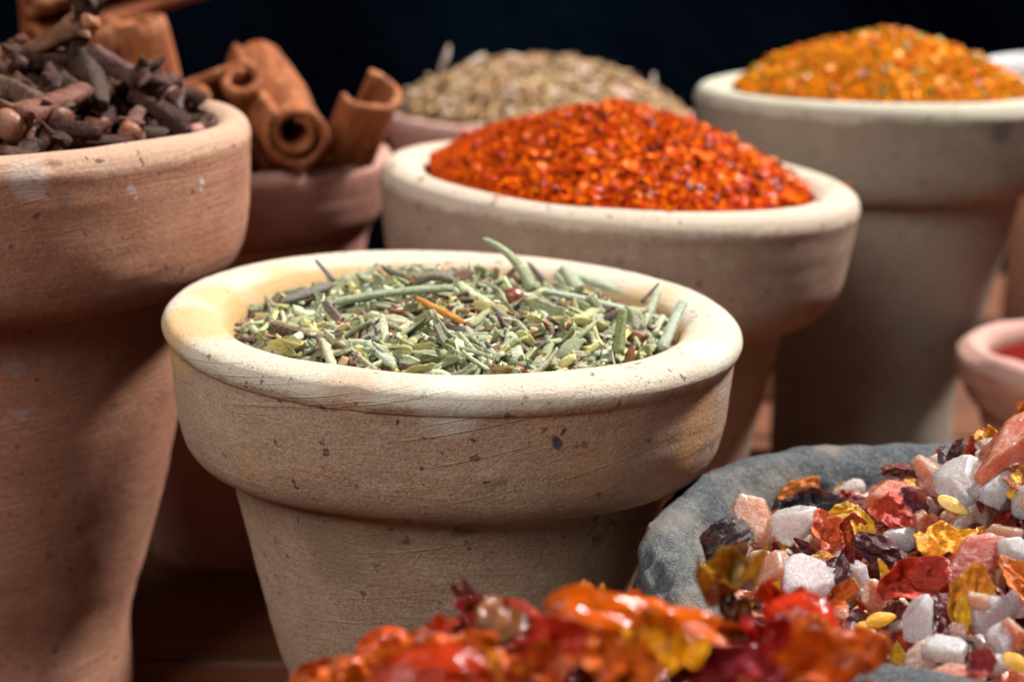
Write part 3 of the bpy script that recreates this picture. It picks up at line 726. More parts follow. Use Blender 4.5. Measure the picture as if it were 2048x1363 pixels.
# pieces that stand up against the wall
def stand(p0, d0, p1, d1, w0, w1, colr, label, name='rosemary_needle', cat='herb needle', mat=None, bend=0.0, fork=False):
    a = at_depth(*p0, d0); b = at_depth(*p1, d1); mid = (a + b) / 2; n = 18
    sd_ = (b - a).cross(Vector((0, 1, 0))).normalized()
    pts = [a.lerp(b, i / (n - 1)) + sd_ * bend * 4 * (i / (n - 1)) * (1 - i / (n - 1)) - mid for i in range(n)]
    rr = [(w0 + (w1 - w0) * i / (n - 1)) / 2 * (.8 if i in (0, n - 1) else 1) * (1 + .04 * math.sin(i * 2.1)) for i in range(n)]
    sh = [(math.cos(2 * math.pi * k / 12) * (1.05 if k % 3 else .9), .85 * math.sin(2 * math.pi * k / 12) * (1.05 if k % 3 else .9)) for k in range(12)]
    V, F = sweep(np.array([p[:] for p in pts]), rr, sh, .4)
    o = link(name, mesh_np(name, V, F, mat or HERB_O), M=Matrix.Translation(mid * S)); o.color = (*colr, 1)
    tag(o, label, cat); return o
stand((1318, 566), 24.9, (1284, 604), 24.7, .035, .08, (.15, .09, .075), 'thin dark twig poking up at the upper right', 'herb_twig', 'twig', TWIG_O)
stand((632, 520), 25.0, (668, 562), 24.6, .05, .08, (.13, .14, .12), 'thin dark needle poking up at the back left')
stand((966, 478), 24.4, (1064, 582), 24.1, .085, .19, (.33, .37, .22), 'long green forked stalk sticking up over the back rim', 'herb_stalk', 'stalk', bend=.12)
stand((1246, 617), 22.3, (1236, 706), 22.2, .125, .16, (.26, .30, .11), 'short upright yellow green stub at the right of the heap', 'herb_stalk', 'stalk')
stand((1368, 600), 23.9, (1322, 700), 23.2, .13, .17, (.42, .49, .38), 'pale green needle leaning on the right inner wall')
stand((1316, 582), 24.6, (1290, 645), 24.0, .12, .14, (.38, .43, .30), 'green needle leaning upright behind the right wall needle')
stand((1126, 535), 25.4, (1158, 580), 25.0, .16, .22, (.38, .43, .29), 'short thick needle leaning up at the back wall')
# red peppercorn
q = HA.hit(1028, 600, .08); V, F = ico(3); V = V * (1 + .05 * fbm(V * 2, 3, 2))[:, None] * .135; V[:, 0] *= 1.18
o = link('peppercorn', mesh_np('peppercorn', V, F, piece_mat('peppercorn_skin', True, .35, .5, .0001, 8, .5)), M=HA.M((q.x, q.y, q.z + .04), Matrix.Rotation(.3, 3, 'Y'), (1, 1, 1)))
o.color = (.23, .055, .025, 1); tag(o, 'round reddish brown seed in the middle of the herbs', 'seed')

# =================================================================== CHILLI FLAKES in the buff pot
FL_O = piece_mat('chilli_flake_skin', True, 0.24, 0.5, 0.0001, 10, 0.17, coat=.0)
FL_A = piece_mat('chilli_flake_mass', False, 0.8, 0.5, 0.0002, 10, 0.04, coat=.0)
OR, RO, DR, YO, LY = (.68, .112, .001), (.44, .034, .001), (.16, .007, .001), (.82, .22, .004), (.85, .42, .10)
HC = Heap(C, 3.6, lambda x, y: -0.10 + 1.30 * max(0, 1 - (math.hypot(x + .15, y) / 3.66) ** 1.75) + .05 * math.sin(x * 2.1 + 1) * math.sin(y * 1.7) + .03 * math.sin(x * 5 + y * 3.1))
rng = random.Random(12)
np_fl = [chunk(400 + k, 2, .55, (1, rng.uniform(.45, .8), rng.uniform(.25, .5)), 1.4) for k in range(12)] + [sheet(430 + k, 1, .7, .6, .2, .15, .12, 3, 12, .4) for k in range(6)]
np_fine = [chunk(460 + k, 1, .55, (1, rng.uniform(.45, .8), rng.uniform(.3, .6)), 1.4) for k in range(12)]
def flake_fill(heap, n, size, cols, wts, mat, name, label, seed, basecol, lay=(-.06, .05), szf=None):
    rng = random.Random(seed); items = []
    for k in range(n):
        x, y = rand_disc(rng, heap.rad)
        s_ = rng.uniform(*size) * (szf(x, y) if szf else 1)
        rot = heap.frame(x, y, rng.uniform(0, 6.28), rng.gauss(0, .6), rng.gauss(0, .6))
        items.append((rng.randrange(len(np_fine)), rot, (x, y, heap.h(x, y) + rng.uniform(*lay)), (s_, s_, s_), tone(rng, rng.choices(cols, wts)[0], .25)))
    V1, F1, C1 = merge(np_fine, items); bV, bF = heap.base_mesh('b', None, .05, .05, 5.0, seed=seed); bF = tris(bF)
    o = link(name, mesh_np(name, np.vstack([bV, V1]), np.vstack([bF, F1 + len(bV)]), mat, True, np.vstack([np.tile([basecol], (len(bV), 1)), C1])), M=heap.pot.M)
    tag(o, label, name.replace('_', ' '), kind='stuff'); return o
coarse = lambda x, y: 0.5 + 1.2 * min(1, max(0, (-y + x * .5 + 1.0) / 4))
flake_fill(HC, 22000, (.04, .115), [OR, RO, DR, YO], [42, 36, 16, 6], FL_A, 'chilli_powder', 'fine orange red chilli crumbs heaped in the buff pot', 5, (.40, .05, .004), szf=coarse)
me_fl = [mesh_np('chilli_flake', *p, FL_O) for p in np_fl]
gC = 'coarse flakes on the orange red chilli heap'
for k in range(300):
    while True:
        x, y = rand_disc(rng, 3.5)
        if y < 1.0 and rng.random() < .35 + .4 * (-y / 3.3) + .2 * (x / 3.3): break
    s_ = rng.uniform(.13, .34) * (.7 + .5 * min(1, max(0, (-y + x * .5 + 1) / 4))); rot = HC.frame(x, y, rng.uniform(0, 6.28), rng.gauss(0, .5), rng.gauss(0, .5))
    o = link('chilli_flake', rng.choice(me_fl), M=HC.M((x, y, HC.h(x, y) + rng.uniform(.01, .07)), rot, (s_, s_, s_ * .9)))
    o.color = (*tone(rng, rng.choices([OR, RO, DR, YO, LY], [40, 36, 20, 4, 0])[0], .2), 1)
    tag(o, 'coarse glossy flake on the orange red chilli heap', 'chilli flake', gC)

for k in range(16):
    a = rng.uniform(math.pi * .95, math.pi * 2.1); r = rng.uniform(3.55, 4.1) * CS; s_ = rng.uniform(.07, .15)
    o = link('chilli_crumb', rng.choice(me_fl), M=C.M @ Mcm((r * math.cos(a), r * math.sin(a), C.H + .01), Matrix.Rotation(rng.uniform(0, 6), 3, 'Z'), (s_, s_, s_ * .6)))
    o.color = (*tone(rng, RO), 1); tag(o, 'tiny red crumb spilt on the rim of the chilli pot', 'chilli crumb', 'crumbs spilt on the rim of the chilli pot')

# =================================================================== YELLOW ORANGE MIX in the back right pot
HD = Heap(D, 3.3, lambda x, y: -0.08 + 1.22 * max(0, 1 - (math.hypot(x, y) / 3.38) ** 1.8) + .05 * math.sin(x * 2.3 + .6) * math.sin(y * 1.9 + 1) + .03 * math.sin(x * 5.3 + y * 2.7))
YM, YB, GR, RG, PK, BG = (.86, .30, .002), (.70, .19, .002), (.20, .20, .02), (.62, .09, .01), (.5, .3, .25), (.34, .12, .01)
flake_fill(HD, 15000, (.045, .13), [YM, YB, GR, RG, BG], [34, 26, 14, 10, 16], FL_A, 'spice_powder', 'yellow orange spice crumbs heaped in the grey pot', 6, (.50, .15, .006))
me_gr = [mesh_np('spice_granule', *p, FL_O) for p in np_fl]
for k in range(260):
    while True:
        x, y = rand_disc(rng, 3.25)
        if y < .8: break
    s_ = rng.uniform(.13, .30); rot = HD.frame(x, y, rng.uniform(0, 6.28), rng.gauss(0, .5), rng.gauss(0, .5))
    lowr = math.hypot(x, y) > 2.1
    o = link('spice_granule', rng.choice(me_gr), M=HD.M((x, y, HD.h(x, y) + rng.uniform(.01, .06)), rot, (s_, s_, s_ * .9)))
    o.color = (*tone(rng, rng.choices([YM, YB, GR, RG, PK, BG], [26, 20, 36 if lowr else 14, 12, 4, 12])[0], .2), 1)
    tag(o, 'coarse grain on the yellow orange spice heap', 'spice grain', 'coarse grains on the yellow orange spice heap')

# =================================================================== CUMIN in the back pot
HF = Heap(Fp, 3.9, lambda x, y: -0.05 + 1.38 * max(0, 1 - (math.hypot(x, y) / 4.0) ** 2.0))
CU_O = piece_mat('cumin_husk', True, 0.65, 0.5, 0.0003, 8, 0.3, streak=(1, 6, 6))
CU_A = piece_mat('cumin_mass', False, 0.65, 0.5, 0.0003, 8, 0.3)
np_cu = [cumin(rng, rng.uniform(.48, .62), rng.uniform(.13, .165)) for _ in range(8)]
C1_, C2_, C3_, C4_ = (.33, .19, .08), (.44, .29, .15), (.15, .085, .04), (.55, .42, .34)
items = []
for k in range(3600):
    x, y = rand_disc(rng, 3.9); rot = HF.frame(x, y, rng.uniform(0, 6.28), rng.gauss(0, .3), rng.uniform(0, 6.28))
    items.append((rng.randrange(8), rot, (x, y, HF.h(x, y) + rng.uniform(-.2, .04)), (1, 1, 1), tone(rng, rng.choices([C1_, C2_, C3_, C4_], [40, 25, 22, 8])[0], .2)))
V1, F1, CC1 = merge(np_cu, items); bV, bF = HF.base_mesh('b', None, .2, .05, 3.0); bF = tris(bF)
o = link('cumin_seeds', mesh_np('cumin_seeds', np.vstack([bV, V1]), np.vstack([bF, F1 + len(bV)]), CU_A, True, np.vstack([np.tile([[.10, .06, .03]], (len(bV), 1)), CC1])), M=Fp.M)
tag(o, 'mass of brown cumin seeds filling the back pot', 'cumin seeds', kind='stuff')
me_cu = [mesh_np('cumin_seed', *p, CU_O) for p in np_cu]
for k in range(290):
    while True:
        x, y = rand_disc(rng, 3.8)
        if y < 1.2: break
    rot = HF.frame(x, y, rng.uniform(0, 6.28), rng.gauss(0, .3), rng.uniform(0, 6.28)); s_ = rng.uniform(.95, 1.25)
    o = link('cumin_seed', rng.choice(me_cu), M=HF.M((x, y, HF.h(x, y) + rng.uniform(.03, .12)), rot, (s_, s_, s_)))
    o.color = (*tone(rng, rng.choices([C1_, C2_, C3_, C4_], [36, 30, 20, 12])[0], .2), 1)
    tag(o, 'ribbed brown cumin seed on the back heap', 'cumin seed', 'cumin seeds on top of the back heap')
for (px, py, tl, lb) in [(890, 108, 1.2, 'pale cumin stalk sticking up from the top left of the heap'), (1303, 165, 1.35, 'cumin stalk sticking up at the right slope of the heap'), (948, 112, .5, 'pale cumin seed lying on the crest of the heap')]:
    q = HF.hit(px, py + 26); o = link('cumin_seed', me_cu[1], M=HF.M((q.x, q.y, q.z + .2), Matrix.Rotation(.5, 3, 'Z') @ Matrix.Rotation(-tl, 3, 'Y'), (1.4, 1.1, 1.1)))
    o.color = (.6, .5, .42, 1); tag(o, lb, 'cumin seed')

# red spice in the small right bowl
HK = Heap(K, 2.2, lambda x, y: -0.45 + .5 * max(0, 1 - (math.hypot(x, y) / 2.3) ** 2))
V, F = HK.base_mesh('b', None, 0, .08, 5.0)
o = link('red_spice', mesh_np('red_spice', V, tris(F), FL_A, True, np.tile([[.14, .006, .004]], (len(V), 1))), M=K.M)
tag(o, 'dark red spice in the little pink bowl', 'spice', kind='stuff')

# =================================================================== CLOVES
CLV = piece_mat('clove_skin', True, 0.55, 0.5, 0.0008, 9, 0.16, vary=.8, nsc=4)
BUD = piece_mat('clove_bud_skin', True, 0.5, 0.5, 0.0004, 7, 0.4, vary=.6)
def clove_meshes(sd, bud=True, L=1.35):
    rg = random.Random(sd); n = 16; t_ = np.linspace(0, 1, n)
    path = np.stack([-.5 * L + t_ * L, .06 * np.sin(t_ * 3 + sd), .05 * t_ * t_ * rg.uniform(-1, 1)], -1)
    r = .10 + .055 * t_ + .03 * np.exp(-((t_ - .92) / .12) ** 2); r = r * (1 + .06 * np.array([rg.uniform(-1, 1) for _ in range(n)])); r[0] *= .8
    m = 12; sh = [((1 + .12 * math.cos(4 * 2 * math.pi * k / m + .4) + rg.uniform(-.05, .05)) * math.cos(2 * math.pi * k / m), (1 + .12 * math.cos(4 * 2 * math.pi * k / m + .4)) * .92 * math.sin(2 * math.pi * k / m)) for k in range(m)]
    V, F = sweep(path, r, sh, .3); st = (V, F)
    se = []
    end = path[-1]
    for k in range(4):
        a = 2 * math.pi * k / 4 + .3; d = np.array([.0, math.cos(a), math.sin(a)])
        fl = rg.uniform(.6, 1.15); pts = []; rr = []
        for i in range(7):
            q = i / 6; pts.append(end + np.array([-.07 + .20 * q * (1.2 - .5 * fl * q), 0, 0]) + d * (.10 + .20 * fl * q ** .9)); rr.append(.11 * (1 - q) ** .7 + .012)
        se.append(sweep(np.array(pts), rr, [(math.cos(2 * math.pi * j / 8), .55 * math.sin(2 * math.pi * j / 8)) for j in range(8)]))
    off = 0; SV, SF = [], []
    for (v, f) in se: SV.append(v); SF.append(f + off); off += len(v)
    b = None
    if bud:
        V, F = ico(3); V = V * .165 * (1 + .10 * fbm(V * 1.5, sd, 2) + .05 * np.cos(4 * np.arctan2(V[:, 2], V[:, 1])))[:, None]; V += end + np.array([.13, 0, 0]); b = (V, F)
    return st, (np.vstack(SV), np.vstack(SF)), b
CM = []
for k in range(8):
    st, se, bu = clove_meshes(k * 3 + 1, k % 4 != 3, 1.2 + .08 * k)
    CM.append((mesh_np('stem', *st, CLV), mesh_np('calyx', *se, CLV), mesh_np('bud', *bu, BUD) if bu else None))
def clove(M, k, c, cb, label, group=None):
    o = link('clove', CM[k][0], M=M); o.color = (*c, 1); tag(o, label, 'clove', group)
    s_ = link('calyx', CM[k][1], o); s_.color = (*c, 1)
    if CM[k][2]: b = link('bud', CM[k][2], o); b.color = (*cb, 1)
    return o
HB = Heap(B, 3.75, lambda x, y: -0.25 + 1.0 * max(0, 1 - (x * x + y * y) / 14.5))
V, F = HB.base_mesh('b', None, .55, .12, 2.0)
CL_A = piece_mat('clove_mass', False, .7, .5, .0006, 8, .3)
o = link('clove_pieces', mesh_np('clove_pieces', V, tris(F), CL_A, True, np.tile([[.03, .015, .012]], (len(V), 1))), M=B.M)
tag(o, 'dark clove dust and fragments deep in the left pot', 'clove dust', kind='stuff')
DK, DK2, RB, GB = (.046, .017, .011), (.066, .026, .017), (.12, .034, .016), (.060, .036, .025)
rng = random.Random(31)
placed = []
for k in range(150):
    for _ in range(60):
        x, y = rand_disc(rng, 3.55)
        if x < -1.4: continue
        if all((x - a) ** 2 + (y - b) ** 2 > .17 for a, b in placed): break
    else: continue
    placed.append((x, y))
    rot = HB.frame(x, y, rng.uniform(0, 6.28), rng.gauss(0, .3), rng.uniform(0, 6.28)); s_ = rng.uniform(.95, 1.25)
    if math.hypot(x, y) > 2.9:
        rot = HB.frame(x, y, math.atan2(y, x) + math.pi / 2 + rng.gauss(0, .35), rng.gauss(0, .15), rng.uniform(0, 6.28))
    clove(HB.M((x, y, HB.h(x, y) + rng.uniform(-.34, -.04)), rot, (s_, s_, s_)), rng.randrange(8), tone(rng, rng.choice([DK, DK2, DK, GB, RB]), .2), tone(rng, (.13, .045, .025), .3), 'dark brown clove lying in the heap in the left pot', 'cloves heaped in the left pot')
def place_clove(p0, p1, k, c, cb, label, lift=.12, roll=0.0, bulk=1.0, flip=False, z1=0.0):
    a = HB.hit(*p0); b = HB.hit(*p1)
    a = Vector((a.x, a.y, a.z + lift)); b = Vector((b.x, b.y, b.z + lift + z1)); d = b - a
    L = d.length; L0 = (1.2 + .08 * k) + .35; s_ = max(.9, min(1.6, L / L0)); bulk *= 1.15
    q = d.normalized().to_track_quat('X', 'Z').to_matrix() @ Matrix.Rotation(roll, 3, 'X')
    clove(HB.M((a + b) / 2, q, (s_, bulk, bulk)), k, c, cb, label)
place_clove((190, 130), (10, 130), 1, DK2, (.26, .11, .06), 'grey brown clove with big tan bud lying level at the left edge', .10, .5, 1.25)
place_clove((185, 215), (20, 292), 2, (.17, .07, .05), (.22, .09, .05), 'reddish clove slanting down to the left front rim', .30, .2, 1.3)
place_clove((215, 140), (300, 195), 3, (.11, .05, .045), RB, 'dark purple brown clove sloping right of centre', .22, .8, 1.2)
place_clove((418, 222), (290, 190), 0, DK2, RB, 'clove resting with its stem end on the right rim', .16, .2, 1.15)
place_clove((165, 210), (95, 150), 4, GB, (.13, .10, .08), 'knobbly grey clove pointing up in the middle', .16, .3, 1.2)
place_clove((200, 225), (180, 155), 5, GB, (.16, .13, .10), 'grey clove with rounded bud beside the knobbly one', .16, 1.0, 1.2)
place_clove((10, 190), (90, 240), 6, (.13, .075, .05), RB, 'worn clove with rusty side at the lower left', .10, .4, 1.2)
place_clove((290, 225), (345, 252), 0, DK, (.26, .11, .085), 'clove with shiny round reddish bud at the right rim', .10, .9, 1.1)
place_clove((290, 225), (255, 270), 1, (.15, .075, .06), (.24, .08, .04), 'short clove with orange bud beside the right rim', .06, .3, .9)
place_clove((240, 288), (130, 290), 3, DK, (.30, .13, .03), 'thin dark clove lying along the front rim', .02, .2, .9)
place_clove((160, 115), (165, 55), 4, DK, DK, 'open clove with four pointed sepals at the top', .0, .4, 1.15, z1=.0)
place_clove((40, 110), (125, 65), 5, (.2, .09, .05), (.34, .13, .06), 'clove with light orange bud at the top of the heap', .0, .4, 1.1)
place_clove((240, 185), (285, 165), 7, DK2, RB, 'stubby hollow clove near the upper right', .05, .4, 1.0)
place_clove((380, 215), (330, 185), 2, (.13, .1, .1), RB, 'grey tipped clove in front of the cinnamon', .05, .4, 1.0)

# =================================================================== CINNAMON
def cin_mat():
    t = NT('cinnamon_bark'); P = t.P(); Pz = t.vmul(P, (3.0, 3.0, .35))
    n_ = t.noise(Pz, 1.2, 5, .65, .3)
    c = t.mix(t.ramp(n_, .32, .68), (0.31, 0.092, 0.024), (0.14, 0.036, 0.012))
    c = t.mix(t.ramp(t.noise(P, 2.2, 5, .7), .55, .7, 0, .6), c, (.55, .27, .11))
    h = t.math('ADD', n_, t.math('ADD', t.math('MULTIPLY', t.noise(P, 12, 4, .7), .35), t.math('MULTIPLY', t.noise(t.vmul(P, (14, 14, 1.0)), 1.0, 4, .7), .6)))
    return t.done(c, .68, t.bump(h, .0007, .9), Specular_IOR_Level=.3)
CIN = cin_mat()
def scroll(Rr, turns, double=True, gap=0.0, n=60):
    pts = []
    def half(sign):
        out = []
        for i in range(n):
            q = i / (n - 1); a = math.pi / 2 + q * turns * 2 * math.pi; rho = Rr * (1 - .62 * q ** .8)
            cy = Rr - rho
            out.append((sign * (-Rr * 1.0 + (rho) * math.cos(a)) + 0, rho * math.sin(a) + cy * .35))
        return out
    l = half(1)
    if double:
        r_ = [(-x, y) for x, y in l]
        return np.array(l[::-1] + r_)
    return np.array([(x + Rr, y) for x, y in l[::-1]])
def quill(curve, L, thick, sd, nz=26):
    n = len(curve); T = np.gradient(curve, axis=0); T /= np.linalg.norm(T, axis=1)[:, None]; Nn = np.stack([-T[:, 1], T[:, 0]], -1)
    ring = []
    A_ = curve + Nn * thick / 2; B_ = curve - Nn * thick / 2
    sec = np.vstack([A_, B_[::-1]]); m = len(sec); V = []
    for i in range(nz):
        z = (i / (nz - 1) - .5) * L
        w = 1 + .05 * math.sin(z * 1.3 + sd)
        V.append(np.stack([sec[:, 0] * w, sec[:, 1] * w, np.full(m, z)], -1))
    V = np.vstack(V); nn = fbm(V * np.array([2.5, 2.5, .8]) + sd, sd, 3); V[:, 0] += .05 * nn; V[:, 1] += .05 * fbm(V * np.array([2.5, 2.5, .8]) + 50 + sd, sd, 3)
    e = np.abs(V[:, 2]) > L / 2 - .01; V[e, 2] += .10 * fbm(V[e] * 2.5, sd + 2, 3)
    i = np.arange(nz - 1)[:, None] * m; j = np.arange(m)[None]; k = (j + 1) % m
    F = [tris(np.stack([i + j, i + k, i + m + k, i + m + j], -1).reshape(-1, 4))]
    for base, fl in ((0, False), ((nz - 1) * m, True)):
        j = np.arange(n - 1); q = np.stack([base + j, base + j + 1, base + m - 2 - j, base + m - 1 - j], -1)
        F.append(tris(q if fl else q[:, ::-1]))
    return V, np.vstack(F)
def put_quill(curve, L, thick, sd, end_near, end_far, roll, label):
    """end_near / end_far: world cm points of the two ends"""
    V, F = quill(curve, L, thick, sd); me = mesh_np('cinnamon_stick', V, F, CIN)
    d = (Vector(end_near) - Vector(end_far)).normalized()
    q = d.to_track_quat('Z', 'Y').to_matrix() @ Matrix.Rotation(roll, 3, 'Z')
    c = Vector(end_near) - d * L / 2
    # flat shading on the broken ends reads better with auto smooth by angle
    o = link('cinnamon_stick', me, M=Mcm(c, q)); tag(o, label, 'cinnamon stick', 'cinnamon sticks in the dark red pot'); return o
dbl = scroll(.42, 1.15, True); sgl = scroll(.62, 1.9, False)
put_quill(dbl * 1.12, 4.4, .17, 1, at_depth(432, 180, 32.6), at_depth(545, 420, 36.0), R(28), 'cinnamon stick with double rolled end pointing up left')
put_quill(sgl * 1.12, 4.9, .17, 2, at_depth(602, 276, 31.8), at_depth(515, 130, 36.3), R(40), 'thick cinnamon stick whose spiral end faces the camera')
aa = np.linspace(R(-20), R(215), 40); arc = np.stack([.74 * np.cos(aa), .60 * np.sin(aa)], -1)
put_quill(arc, 3.2, .17, 3, at_depth(738, 176, 33.0), at_depth(640, 400, 34.6), R(200), 'open curled cinnamon bark leaning over the right rim')
put_quill(dbl * 1.35, 7.5, .16, 4, at_depth(232, 45, 34.5), at_depth(330, 420, 36), R(15), 'wide cinnamon stick standing up behind the cloves')
put_quill(dbl * .9, 6.0, .15, 5, at_depth(60, 45, 36.0), at_depth(330, -40, 38.0), R(70), 'cinnamon stick leaning level behind the standing one')

# =================================================================== SALT AND CHILLI in the stone bowl
def salt_mat():
    t = NT('rock_salt'); P = t.P(); oi = t.n('ObjectInfo')
    P = t.n('VectorMath', {0: P, 1: t.n('CombineXYZ', {0: t.math('MULTIPLY', oi.outputs['Random'], 50.0)}).outputs[0]}, operation='ADD').outputs[0]
    c = t.mix(t.ramp(t.noise(P, 1.6, 5, .6), .46, .68, 0, .28), oi.outputs['Color'], (.92, .80, .78))
    c = t.mix(t.ramp(t.noise(P, 2.0, 2, .5, .4), .56, .75, 0, .45), c, t.mix(1.0, c, (.85, .45, .35), 'MULTIPLY'))
    h = t.math('ADD', t.noise(P, 4, 6, .75), t.math('MULTIPLY', t.noise(P, 22, 4, .7), .28))
    return t.done(c, t.ramp(t.noise(P, 6, 3), .35, .65, .12, .42), t.bump(h, .0004, .8), Subsurface_Weight=1.0, Subsurface_Radius=(1.0, .75, .65), Subsurface_Scale=.004, IOR=1.5, Transmission_Weight=.62, Specular_IOR_Level=.6, Coat_Weight=.45, Coat_Roughness=.13)
SALT = salt_mat()
CH = piece_mat('dried_chilli_skin', True, .22, .4, .0005, 5, .38, coat=0, vary=.8, nsc=2.2, sss=.1, streak=(1, 3, 3))
SEEDM = piece_mat('chilli_seed_skin', True, .35, .6, .0002, 6, .5, coat=.2, sss=.3, sssr=(1, .7, .2))
PEAKX, PEAKY = 1.5, .5
def fG(x, y):
    e = max(0, 1 - (math.hypot(x, y) / 3.7) ** 4)
    return -0.42 + .45 * e * (x + 3) / 4 + 2.35 * math.exp(-(((x - PEAKX) / 1.75) ** 2 + ((y - PEAKY) / 1.9) ** 2)) * (0.55 + .45 * e)
HG = Heap(G, 3.48, fG)
V, F = HG.base_mesh('b', None, .42, .12, 2.2, nr=50)
rngs = random.Random(8)
bcol = np.where((fbm(V * 2.5, 7, 3) > 0)[:, None], np.array([[.16, .02, .012]]), np.array([[.42, .20, .14]]))
items = []
salt_low = [crystal(600 + k, 2) for k in range(6)]
np_sh = [sheet(500 + k, 1, rngs.uniform(.5, .8), rngs.uniform(-.6, .9), rngs.uniform(-.3, .4), .25, .06, 8, 26, .2) for k in range(8)]
for k in range(520):
    x, y = rand_disc(rngs, 3.35); isalt = rngs.random() < .45
    rot = HG.frame(x, y, rngs.uniform(0, 6.28), rngs.gauss(0, .7), rngs.gauss(0, .7))
    s_ = rngs.uniform(.16, .34)
    if isalt: items.append((rngs.randrange(6), rot, (x, y, HG.h(x, y) - rngs.uniform(.15, .4)), (s_ * 1.2, s_, s_), tone(rngs, rngs.choice([(.66, .36, .28), (.62, .20, .12), (.70, .52, .48)]))))
    else: items.append((6 + rngs.randrange(8), rot, (x, y, HG.h(x, y) - rngs.uniform(.12, .38)), (s_ * 1.3, s_ * 1.3, s_ * 1.3), tone(rngs, rngs.choice([(.20, .014, .008), (.36, .05, .01), (.10, .012, .012), (.55, .2, .02)]))))
V1, F1, CC1 = merge(salt_low + np_sh, items); F = tris(F)
MIX = piece_mat('salt_chilli_mass', False, .3, .6, .0004, 7, .5, sss=.3, sssr=(1, .5, .4))
o = link('salt_chilli_mix', mesh_np('salt_chilli_mix', np.vstack([V, V1]), np.vstack([F, F1 + len(V)]), MIX, True, np.vstack([bcol, CC1])), M=G.M)
tag(o, 'small salt and chilli crumbs deep in the stone bowl', 'spice mix', kind='stuff')
salt_me = [mesh_np('salt_crystal', *crystal(700 + k, 5, 9 + k % 4), SALT) for k in range(12)]
WHT, LIL, PCH, COR, DCO, TAN = (.90, .83, .84), (.86, .70, .73), (.92, .48, .34), (.92, .27, .14), (.78, .13, .07), (.74, .40, .28)
PXC = FPX / 20.0    # pixels per cm near the heap
def salt(px, py, w, h, c, label, lift=.0, k=None, yaw=0.0, depth=None):
    q = HG.hit(px, py, lift)
    kk = k if k is not None else (int(px * 7 + py) % 12)
    world = G.Mc @ q; dd = (world - EYE).length
    sc = dd / FPX
    a, b = w * sc, h * sc
    # crystal stands roughly facing out of the heap: local x across, z up
    rot = Matrix.Rotation(R(-12), 3, 'X') @ Matrix.Rotation(yaw, 3, 'Y')
    o = link('salt_crystal', salt_me[kk], M=HG.M((q.x, q.y + .1, q.z), rot, (a * .92, min(a, b) * .85, b * .92))); o.color = (*c, 1)
    tag(o, label, 'salt crystal', 'salt crystals in the stone bowl'); return o
